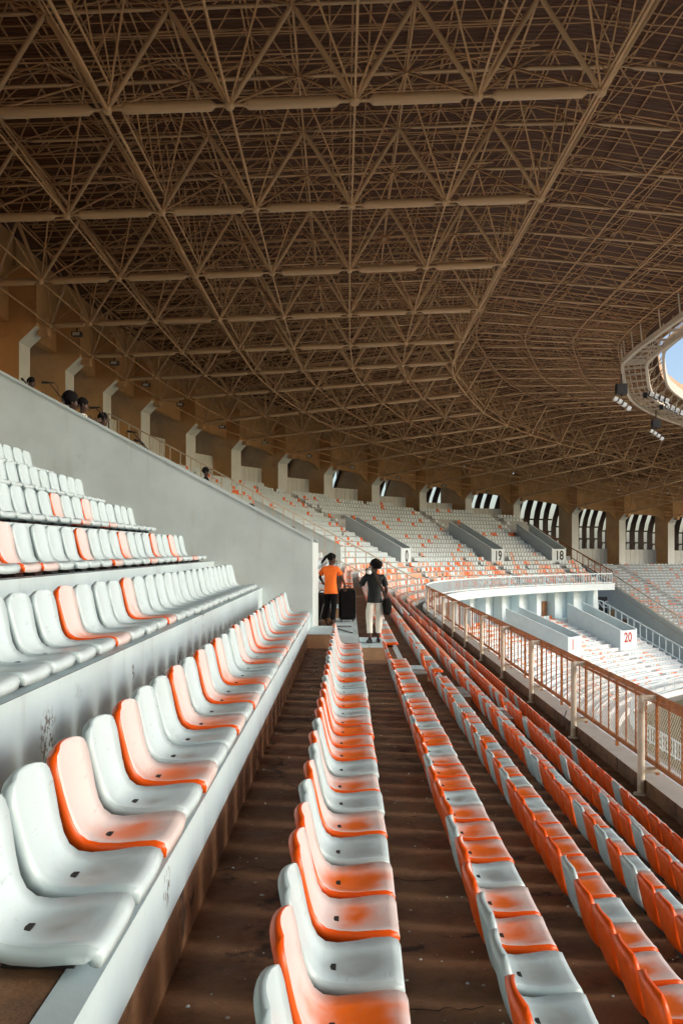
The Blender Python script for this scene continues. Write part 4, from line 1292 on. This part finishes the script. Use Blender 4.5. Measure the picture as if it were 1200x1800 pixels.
# ------------------------------------------------------------------ people
def skin_obj(name, chains, m, parent, sub=2, smooth=True):
    """chains: lists of (point, radius); equal points are shared. One continuous skinned surface."""
    bm = bmesh.new()
    lay = bm.verts.layers.skin.verify()
    seen = {}
    def vert(p, r):
        key = tuple(round(c, 4) for c in p)
        if key not in seen:
            v = bm.verts.new(p)
            rr = r if isinstance(r, tuple) else (r, r)
            v[lay].radius = rr
            v[lay].use_root = len(seen) == 0
            seen[key] = v
        return seen[key]
    for ch in chains:
        vs = [vert(p, r) for p, r in ch]
        for a, c in zip(vs, vs[1:]):
            if a is not c and bm.edges.get((a, c)) is None: bm.edges.new((a, c))
    me = bpy.data.meshes.new(name); bm.to_mesh(me); bm.free()
    o = bpy.data.objects.new(name, me); COL.objects.link(o)
    md = o.modifiers.new('skin', 'SKIN'); md.use_smooth_shade = True; md.branch_smoothing = 0.4
    md = o.modifiers.new('sub', 'SUBSURF'); md.levels = sub; md.render_levels = sub
    bpy.context.view_layer.update()
    me2 = bpy.data.meshes.new_from_object(o.evaluated_get(bpy.context.evaluated_depsgraph_get()))
    bpy.data.objects.remove(o); bpy.data.meshes.remove(me)
    me2.materials.clear(); me2.materials.append(m)
    me2.polygons.foreach_set('use_smooth', [smooth] * len(me2.polygons))
    me2.name = name
    o = bpy.data.objects.new(name, me2)
    return link(o, parent)

def ellip(name, c, rad, m, parent, n=16, rows_=10, cut=None, rot=None):
    b = MB()
    vs, fs = [], []
    for i in range(rows_ + 1):
        ph = math.pi * i / rows_
        for j in range(n):
            t = 2 * math.pi * j / n
            v = Vector((rad[0] * math.sin(ph) * math.cos(t), rad[1] * math.sin(ph) * math.sin(t), rad[2] * math.cos(ph)))
            if rot: v = rot @ v
            vs.append(v + Vector(c))
    for i in range(rows_):
        for j in range(n): fs.append((i * n + j, (i + 1) * n + j, (i + 1) * n + (j + 1) % n, i * n + (j + 1) % n))
    b.faces(vs, fs, 0, True)
    return b.build(name, m, parent)

def ruffle(o, s, amt=0.03, sc=0.045):
    tx = bpy.data.textures.new('ruffle', 'CLOUDS'); tx.noise_scale = sc * s; tx.noise_depth = 2
    sb = o.modifiers.new('sub', 'SUBSURF'); sb.levels = 1; sb.render_levels = 1
    m = o.modifiers.new('ruffle', 'DISPLACE'); m.texture = tx; m.strength = amt * s; m.mid_level = 0.45; m.texture_coords = 'LOCAL'

def head_chain(hc, look, s):
    """skull, face with nose and chin; look = unit vector the face points to"""
    lk = Vector(look).normalized(); hc = Vector(hc)
    return [
        [(hc + Vector((0, 0, -0.135 * s)) - lk * 0.02 * s, 0.052 * s), (hc + Vector((0, 0, -0.06 * s)), 0.07 * s), (hc - lk * 0.015 * s, (0.078 * s, 0.088 * s)), (hc + Vector((0, 0, 0.07 * s)) - lk * 0.015 * s, 0.066 * s)],
        [(hc + Vector((0, 0, -0.06 * s)), 0.07 * s), (hc + lk * 0.055 * s + Vector((0, 0, -0.075 * s)), 0.036 * s)],
    ]
def face_bits(hc, look, s, parent):
    lk = Vector(look).normalized(); hc = Vector(hc); side = Vector((lk.y, -lk.x, 0))
    b = MB()
    b.lathe([(0.002, 0.022 * s), (0.008 * s, 0.01 * s), (0.015 * s, -0.012 * s), (0.003, -0.02 * s)], 8, 0, tuple(hc + lk * 0.093 * s + Vector((0, 0, -0.018 * s))))
    for sg in (-1, 1):
        b.lathe([(0.002, 0.03 * s), (0.016 * s, 0.014 * s), (0.013 * s, -0.014 * s), (0.002, -0.03 * s)], 7, 0, tuple(hc + side * sg * 0.083 * s + Vector((0, 0, -0.012 * s)) - lk * 0.01 * s))
    b.build('nose_and_ears', M['skin'], parent)
    b = MB()
    for sg in (-1, 1):
        c = hc + lk * 0.081 * s + side * sg * 0.031 * s + Vector((0, 0, 0.004 * s))
        b.lathe([(0.001, 0.006 * s), (0.010 * s, 0.0), (0.001, -0.006 * s)], 8, 0, tuple(c))
    b.build('eye', M['hair'], parent)
    b = MB(); c = hc + lk * 0.086 * s + Vector((0, 0, -0.066 * s))
    b.lathe([(0.001, 0.009 * s), (0.02 * s, 0.0), (0.001, -0.009 * s)], 8, 0, tuple(c)); b.build('mouth', M['brownstrap'], parent)

def hand(w, d, s, curl=0.4):
    """five fingers from wrist w pointing along d"""
    d = Vector(d).normalized(); w = Vector(w)
    sd = d.cross(Vector((0, 1, 0.2))).normalized(); nn = sd.cross(d).normalized()
    palm = w + d * 0.05 * s
    ch = [[(w, 0.027 * s), (palm, (0.034 * s, 0.02 * s))]]
    for i, (o, l) in enumerate(((-0.028, 0.062), (-0.01, 0.075), (0.01, 0.07), (0.027, 0.055))):
        k = palm + sd * o * s + d * 0.045 * s
        m_ = k + d * l * 0.5 * s - nn * curl * 0.02 * s; e = m_ + d * l * 0.4 * s * (1 - curl * 0.5) - nn * curl * 0.04 * s
        ch.append([(palm, (0.034 * s, 0.02 * s)), (k, 0.011 * s), (m_, 0.0095 * s), (e, 0.008 * s)])
    th = w + d * 0.03 * s - sd * 0.035 * s
    ch.append([(w, 0.027 * s), (th, 0.013 * s), (th + d * 0.035 * s - sd * 0.02 * s - nn * 0.01 * s, 0.010 * s)])
    return ch

def person(loc, rz, s, label, look, pose, outfit, hairkind, sleeves=0.5, crop=0.22, shirt_hem=0.80):
    """a standing person built round a skeleton; x right, y ahead, z up, s = scale of a 1.66 m figure"""
    root = empty('person', loc, rz)
    tag(root, label, 'person')
    V = lambda x, y, z: Vector((x, y, z)) * s
    hc = V(*pose.get('head', (0, 0.02, 1.53)))
    pel, wai, che, nek = V(0, 0, 0.88), V(0, 0, 1.05), V(0, 0.0, 1.24), V(*pose.get('neck', (0, -0.005, 1.37)))
    LS, RS = V(-0.165, 0, 1.315), V(0.165, 0, 1.315)
    LE, LW = V(*pose['le']), V(*pose['lw'])
    RE, RW = V(*pose['re']), V(*pose['rw'])
    LH, RH = V(-0.085, 0, 0.86), V(0.085, 0, 0.86)
    LK, LA = V(*pose.get('lk', (-0.095, 0.02, 0.47))), V(*pose.get('la', (-0.085, -0.02, 0.085)))
    RK, RA = V(*pose.get('rk', (0.095, 0.02, 0.47))), V(*pose.get('ra', (0.085, 0.02, 0.085)))
    lf, rf = LA + V(-0.02, 0.13, -0.055), RA + V(0.02, 0.13, -0.055)
    chains = [
        [(pel, (0.115 * s, 0.09 * s)), (wai, (0.105 * s, 0.08 * s)), (che, (0.115 * s, 0.078 * s)), (nek, 0.045 * s)],
        [(nek, 0.05 * s), (hc + Vector((0, 0, -0.135 * s * 1.1)) - Vector(look).normalized() * 0.02 * s * 1.1, 0.05 * s)],
        [(che, (0.115 * s, 0.078 * s)), (LS, 0.046 * s), (LE, 0.038 * s), (LW, 0.027 * s)],
        [(che, (0.115 * s, 0.078 * s)), (RS, 0.046 * s), (RE, 0.038 * s), (RW, 0.027 * s)],
        [(pel, (0.115 * s, 0.09 * s)), (LH, 0.083 * s), (LK, 0.054 * s), (LA, 0.034 * s), (lf, 0.026 * s)],
        [(pel, (0.115 * s, 0.09 * s)), (RH, 0.083 * s), (RK, 0.054 * s), (RA, 0.034 * s), (rf, 0.026 * s)],
    ] + head_chain(hc, look, s * 1.1) + hand(LW, pose.get('lhd', (0, 0.3, 1)), s) + hand(RW, pose.get('rhd', (0, 0.2, -1)), s)
    skin_obj('body', chains, M['skin'], root)
    face_bits(hc, look, s * 1.1, root)
    # shirt
    g_ = 0.022 * s
    hem = V(0, 0, shirt_hem)
    lo = pose.get('loose', 1.0)
    sh = [[(hem - V(0, 0, 0.012), (0.168 * s * lo, 0.136 * s * lo)), (hem, (0.168 * s * lo, 0.136 * s * lo)), (hem + V(0, 0, 0.05), (0.164 * s * lo, 0.132 * s * lo)), (wai, (0.14 * s * lo, 0.112 * s * lo)), (che, (0.155 * s, 0.112 * s)), (V(0, -0.005, 1.33), (0.115 * s, 0.09 * s)), (V(0, -0.005, 1.385), 0.068 * s)]]
    for S_, E_ in ((LS, LE), (RS, RE)):
        sh.append([(che, (0.155 * s, 0.112 * s)), (S_ + V(0, 0, 0.0), 0.076 * s), (S_.lerp(E_, sleeves), 0.064 * s), (S_.lerp(E_, sleeves + 0.14), 0.068 * s), (S_.lerp(E_, sleeves + 0.17), 0.068 * s)])
    so = skin_obj('shirt', sh, M[outfit[0]], root)
    ms = so.modifiers.new('folds', 'DISPLACE'); tx = bpy.data.textures.new('folds', 'CLOUDS'); tx.noise_scale = 0.13 * s; ms.texture = tx; ms.strength = 0.020 * s; ms.mid_level = 0.5; ms.texture_coords = 'LOCAL'
    # trousers
    tr = [[(V(0, 0, 0.93), (0.128 * s, 0.102 * s)), (pel, (0.132 * s, 0.105 * s))]]
    for H_, K_, A_ in ((LH, LK, LA), (RH, RK, RA)):
        e = A_.lerp(K_, crop)
        tr.append([(pel, (0.132 * s, 0.105 * s)), (H_, 0.10 * s), (K_, 0.074 * s), (K_.lerp(e, 0.55), 0.068 * s), (e, 0.062 * s), (e + (A_ - K_).normalized() * 0.012 * s, 0.062 * s)])
    to = skin_obj('trousers', tr, M[outfit[1]], root)
    ms = to.modifiers.new('folds', 'DISPLACE'); ms.texture = tx; ms.strength = 0.022 * s; ms.mid_level = 0.5; ms.texture_coords = 'LOCAL'
    # shoes
    for A_, f_ in ((LA, lf), (RA, rf)):
        b = MB()
        d = (f_ - A_); d.z = 0; d.normalize(); u = Vector((-d.y, d.x, 0))
        heel, toe = A_ - d * 0.06 * s, A_ + d * 0.17 * s
        def ring(p, w, z): return [p - u * w, p + u * w], z
        sec = [(A_ - d * 0.065 * s, 0.03, 0.075), (A_ - d * 0.03 * s, 0.038, 0.085), (A_ + d * 0.05 * s, 0.044, 0.075), (A_ + d * 0.12 * s, 0.046, 0.05), (A_ + d * 0.175 * s, 0.025, 0.03)]
        vs, fs = [], []
        for p, w, h in sec:
            for a_, z_ in ((-1, 0.0), (-1, 0.6), (-0.5, 1.0), (0.5, 1.0), (1, 0.6), (1, 0.0)):
                q = p + u * a_ * w * s; vs.append(Vector((q.x, q.y, z_ * h * s)))
        for i in range(4):
            for j in range(6): fs.append((i * 6 + j, i * 6 + (j + 1) % 6, (i + 1) * 6 + (j + 1) % 6, (i + 1) * 6 + j))
        fs += [tuple(range(6)), tuple(range(24, 30))]
        b.faces(vs, fs, 0, True)
        b.build('shoe', M[outfit[2]], root)
    # hair
    s_, s = s, s * 1.1
    lk = Vector(look).normalized()
    rt = Matrix.Rotation(math.atan2(lk.y, lk.x) - R(90), 3, 'Z')
    back = hc - lk * 0.028 * s + Vector((0, 0, 0.035 * s))
    if hairkind == 'bun':
        ellip('hair', back, (0.095 * s, 0.102 * s, 0.100 * s), M['hair'], root, rot=rt)
        hb = ellip('hair_bun', hc - lk * 0.105 * s + Vector((0, 0, 0.015 * s)), (0.07 * s, 0.06 * s, 0.075 * s), M['hair'], root, rot=rt)
    elif hairkind == 'ponytail':
        ellip('hair', back, (0.09 * s, 0.098 * s, 0.09 * s), M['hair'], root, rot=rt)
        p0 = hc - lk * 0.10 * s + Vector((0, 0, 0.05 * s))
        skin_obj('ponytail', [[(p0, 0.03 * s), (p0 + Vector((-0.045, -0.01, -0.035)) * s, 0.034 * s), (p0 + Vector((-0.10, -0.02, -0.11)) * s, 0.03 * s), (p0 + Vector((-0.15, -0.02, -0.18)) * s, 0.014 * s)]], M['hair'], root)
    elif hairkind == 'big':
        ellip('hair', back - lk * 0.04 * s + Vector((0, 0, 0.02 * s)), (0.135 * s, 0.14 * s, 0.125 * s), M['hair'], root, rot=rt)
    elif hairkind == 'cap':
        ellip('hair', back, (0.092 * s, 0.10 * s, 0.092 * s), M['hair'], root, rot=rt)
        b = MB(); sd = Vector((lk.y, -lk.x, 0))
        c0 = hc + Vector((0, 0, 0.055 * s))
        b.hexa([c0 + sd * 0.07 * s, c0 - sd * 0.07 * s, c0 + lk * 0.17 * s - sd * 0.05 * s + Vector((0, 0, -0.012)), c0 + lk * 0.17 * s + sd * 0.05 * s + Vector((0, 0, -0.012))],
               [c0 + sd * 0.07 * s + Vector((0, 0, 0.012)), c0 - sd * 0.07 * s + Vector((0, 0, 0.012)), c0 + lk * 0.17 * s - sd * 0.05 * s, c0 + lk * 0.17 * s + sd * 0.05 * s])
        b.build('cap_peak', M['black'], root)
    else:
        ellip('hair', back, (0.088 * s, 0.097 * s, 0.086 * s), M['hair'], root, rot=rt)
    for ch in root.children:
        if ch.name.startswith('hair'): ruffle(ch, s)
    return root

# the woman on the step, phone at her ear
ws = 1.61 / 1.66
wy = 19.2
woman = person(((658 - 600) / 1750 * wy, wy, ZC - 1.805), R(6), ws, 'person in a dark top and cream cropped trousers, hand raised to the face', (-0.75, 0.6, -0.05),
       dict(le=(-0.285, 0.06, 1.10), lw=(-0.15, 0.17, 1.335), re=(0.235, -0.02, 1.07), rw=(0.225, 0.12, 0.86), lhd=(0.25, -0.1, 1), head=(-0.005, 0.02, 1.525), la=(-0.10, -0.06, 0.085), lk=(-0.10, 0.0, 0.47), ra=(0.08, 0.05, 0.085)),
       ('jacket', 'cloth_white', 'black'), 'bun', 0.62, 0.30, 0.80)
ph = MB(); ph.hexa([(-0.035, -0.005, -0.075), (0.035, -0.005, -0.075), (0.035, 0.005, -0.075), (-0.035, 0.005, -0.075)], [(-0.035, -0.005, 0.075), (0.035, -0.005, 0.075), (0.035, 0.005, 0.075), (-0.035, 0.005, 0.075)])
po = ph.build('phone', M['lamp'], None, (woman.location.x - 0.105, wy + 0.13, woman.location.z + 1.40)); po.rotation_euler = (R(10), R(25), R(40))
tag(po, 'small white phone held at the ear of the person in dark top', 'phone')
# shoulder bag
bag = empty('shoulder_bag', (woman.location.x + 0.235, wy - 0.06, woman.location.z + 0.50), 0)
tag(bag, 'black shoulder bag hanging at the hip on a brown strap', 'bag')
skin_obj('pouch', [[(Vector((0, 0.02, 0.02)), (0.07, 0.06)), (Vector((0.01, 0.0, 0.14)), (0.105, 0.075)), (Vector((0.0, 0.0, 0.28)), (0.10, 0.07)), (Vector((-0.02, 0.0, 0.37)), (0.06, 0.05))]], M['bagblack'], bag)
b = MB()
sp = [(-0.02, -0.05, 0.35), (-0.09, -0.075, 0.52), (-0.17, -0.085, 0.70), (-0.23, -0.06, 0.86), (-0.262, -0.01, 0.90)]
for p, q in zip(sp, sp[1:]): b.bar(p, q, 0.05, 0.014, (0.3, 1, 0.2))
b.build('strap', M['brownstrap'], bag)
for dx in (-0.03, 0.05):
    b = MB(); b.bar((dx, -0.07, 0.05), (dx - 0.01, -0.085, -0.08), 0.02, 0.008, (0, 1, 0)); b.build('tassel', M['brownstrap'], bag)

# the girl with her hand on the suitcase
gs = 1.50 / 1.66
gy = 20.6
girl = person(((581 - 600) / 1750 * gy, gy, ZC - 1.585), R(-12), gs, 'person in a loose orange shirt and black trousers reaching for the suitcase handle', (0.86, 0.42, -0.32),
       dict(le=(-0.27, 0.05, 1.10), lw=(-0.23, 0.22, 0.98), re=(0.25, 0.07, 1.10), rw=(0.30, 0.17, 0.92), head=(0.035, 0.05, 1.52), neck=(0.02, 0.02, 1.37), la=(-0.13, 0.16, 0.12), lk=(-0.10, 0.12, 0.48), ra=(0.06, -0.04, 0.085), rk=(0.07, 0.02, 0.47), lhd=(0, 1, -0.3), loose=1.04),
       ('cloth_orange', 'cloth_black', 'skin'), 'ponytail', 0.55, 0.16, 0.74)

def trolley(loc, w, d, h, label, rz=0.0):
    root = empty('suitcase', loc, rz)
    tag(root, label, 'suitcase')
    bm = bmesh.new()
    bmesh.ops.create_cube(bm, size=1.0)
    for v in bm.verts: v.co = Vector((v.co.x * w, v.co.y * d, v.co.z * (h - 0.05) + h / 2 + 0.025))
    bmesh.ops.bevel(bm, geom=bm.edges[:], offset=0.035, segments=3, affect='EDGES')
    me = bpy.data.meshes.new('case'); bm.to_mesh(me); bm.free(); me.materials.append(M['bagblack'])
    link(bpy.data.objects.new('case', me), root)
    b = MB()
    for sy in (-1, 1):
        y = sy * (d / 2 - 0.02)
        pts = [(-w / 2 + 0.02, h - 0.03), (w / 2 - 0.02, h - 0.03), (w / 2 + 0.002, h - 0.07), (w / 2 + 0.002, 0.09), (w / 2 - 0.02, 0.05), (-w / 2 + 0.02, 0.05), (-w / 2 - 0.002, 0.09), (-w / 2 - 0.002, h - 0.07)]
        for (x0, z0), (x1, z1) in zip(pts, pts[1:] + pts[:1]): b.tube((x0, y, z0), (x1, y, z1), 0.008, 6)
    b.build('piping', M['black'], root)
    b = MB()
    hp = [(-0.06, h - 0.02), (-0.055, h + 0.03), (-0.03, h + 0.05), (0.03, h + 0.05), (0.055, h + 0.03), (0.06, h - 0.02)]
    for (x0, z0), (x1, z1) in zip(hp, hp[1:]): b.tube((x0, 0, z0), (x1, 0, z1), 0.012, 8)
    b.build('handle', M['black'], root)
    b = MB(); b.box(-w / 2 + 0.05, w / 2 - 0.05, -d / 2 - 0.012, -d / 2 + 0.004, h * 0.12, h * 0.55); b.build('front_pocket', M['bagblack'], root)
    for sx in (-1, 1):
        for sy in (-1, 1):
            b = MB()
            x, y = sx * (w / 2 - 0.05), sy * (d / 2 - 0.05)
            b.tube((x - 0.012, y, 0.026), (x + 0.012, y, 0.026), 0.026, 12, 0, None, True)
            b.build('wheel', M['black'], root)
    return root
trolley(((610 - 600) / 1750 * 21.0, 21.0, ZC - 1.53), 0.345, 0.26, 0.70, 'tall black suitcase standing upright between the two standing people')
trolley((-0.42, 21.45, ZC - 1.56), 0.30, 0.24, 0.62, 'black suitcase half hidden behind the person in orange', R(20))
b = MB()
cp = [(-0.36, 20.0, ZC - 1.1), (-0.42, 19.9, ZC - 1.35), (-0.38, 19.7, ZC - 1.50), (-0.25, 19.3, ZC - 1.575), (-0.05, 18.9, ZC - 1.515), (0.12, 18.2, ZC - 1.515), (0.20, 18.0, ZC - 1.515)]
for p, q in zip(cp, cp[1:]): b.tube(p, q, 0.013, 6)
tag(b.build('cable', M['black']), 'black cable trailing over the white ledge at the feet of the person in orange', 'cable')
b = MB(); b.box(-0.18, 0.18, -0.012, 0.012, 0, 0.02); o = b.build('wooden_stick', M['brownstrap'], None, (0.02, 19.6, ZC - 1.53), R(4)); tag(o, 'short brown stick lying on the white ledge before the suitcase', 'stick')

# people and microphones behind the long sloping wall
up_pose = dict(le=(-0.26, 0.05, 1.08), lw=(-0.16, 0.2, 1.22), re=(0.26, 0.05, 1.08), rw=(0.16, 0.2, 1.22), lhd=(0.3, 1, 0.3), rhd=(-0.3, 1, 0.3))
dn_pose = dict(le=(-0.24, -0.02, 1.06), lw=(-0.23, 0.08, 0.84), re=(0.24, -0.02, 1.06), rw=(0.23, 0.08, 0.84))
def behind_wall(x, y, Y, s, rz, lab, look, pose, outfit, hair):
    X = (x - 600) / 1750 * Y
    zh = ZC + (965 - y) / 1750 * Y
    i = int((5.08 + 0.0069 * Y - X - O0 - 0.1) / T)
    zt = tread(i)
    s2 = max(0.75, min(1.12, (zh - zt) / 1.53))
    return person((X, Y, zh - 1.53 * s2 if abs(zh - 1.53 * s2 - zt) < 0.02 else zt), rz, s2, lab, look, pose, outfit, hair)
behind_wall(55, 672, 25.0, 1, R(-90), 'person in dark clothes at the top left end of the sloping wall', (0.5, 0.8, 0), up_pose, ('cloth_black', 'cloth_black', 'black'), 'short')
behind_wall(128, 708, 19.0, 1, R(-80), 'person with big dark hair leaning over the sloping wall in profile', (0.15, 1.0, -0.35), up_pose, ('cloth_black', 'cloth_black', 'black'), 'big')
behind_wall(146, 712, 19.9, 1, R(-80), 'person in a white shirt beside the big haired person behind the wall', (0, 1.0, -0.2), up_pose, ('cloth_white', 'cloth_black', 'black'), 'short')
behind_wall(182, 736, 21.6, 1, R(-70), 'person with dark hair and a white shirt, third head along the sloping wall', (0, 1, 0), dn_pose, ('cloth_white', 'cloth_black', 'black'), 'short')
behind_wall(362, 829, 30.0, 1, R(-90), 'person in a dark peaked cap in front of the brown railing', (0, 1, 0), dn_pose, ('cloth_black', 'cloth_black', 'black'), 'cap')
behind_wall(440, 897, 18.9, 1, R(-90), 'person of whom only dark hair shows over the sloping wall, upper one of two', (0, 1, -0.3), dn_pose, ('cloth_black', 'cloth_black', 'black'), 'short')
behind_wall(512, 937, 18.9, 1, R(-90), 'person of whom only dark hair shows over the sloping wall, lower one of two', (0, 1, -0.3), dn_pose, ('cloth_black', 'cloth_black', 'black'), 'short')
def mic(x0, y0, x1, y1, xf, yf, Y, lab):
    """boom from its mic end (x0,y0)-(x1,y1) down to (xf,yf) and a stand to the steps below"""
    a, c, f = px(x0, y0, Y), px(x1, y1, Y), px(xf, yf, Y)
    i = int((5.08 + 0.0069 * Y - f.x - O0 - 0.1) / T)
    base = Vector((f.x, f.y, tread(i)))
    root = empty('microphone', tuple(base)); tag(root, lab, 'microphone', 'microphones on boom stands')
    b = MB(); b.tube(a - base, a.lerp(c, 0.55) - base, 0.024, 8, 0, 0.022, True); b.tube(a.lerp(c, 0.55) - base, c - base, 0.016, 8, 0, 0.012, True); b.build('capsule', M['black'], root)
    b = MB(); b.tube(a.lerp(c, 0.6) - base, f - base, 0.011, 6); b.build('boom', M['black'], root)
    b = MB(); b.tube(f - base, Vector((0, 0, 0.08)), 0.012, 6); b.build('pole', M['black'], root)
    for q_ in range(3):
        t = R(120 * q_ + 20); b = MB(); b.tube((0, 0, 0.22), (0.22 * math.cos(t), 0.12 * math.sin(t), 0.01), 0.010, 5); b.build('leg', M['black'], root)
    b = MB(); cb = [c, c + Vector((0.05, 0, -0.05)), c + Vector((0.07, 0, -0.16)), a.lerp(f, 0.75)]
    for p, q in zip(cb, cb[1:]): b.tube(p - base, q - base, 0.005, 5)
    b.build('cable', M['black'], root)
mic(74, 672, 96, 673, 112, 704, 18.6, 'black boom microphone beside the big haired person, pointing left')
mic(158, 717, 176, 716, 192, 742, 19.0, 'black boom microphone above the third head along the wall')
mic(224, 758, 240, 760, 262, 792, 20.0, 'upper of two black microphones at the start of the brown railing')
mic(236, 773, 250, 777, 266, 800, 20.2, 'lower of two black microphones at the start of the brown railing')
mic(38, 665, 46, 672, 52, 684, 20.0, 'black microphone at the far left end of the wall')
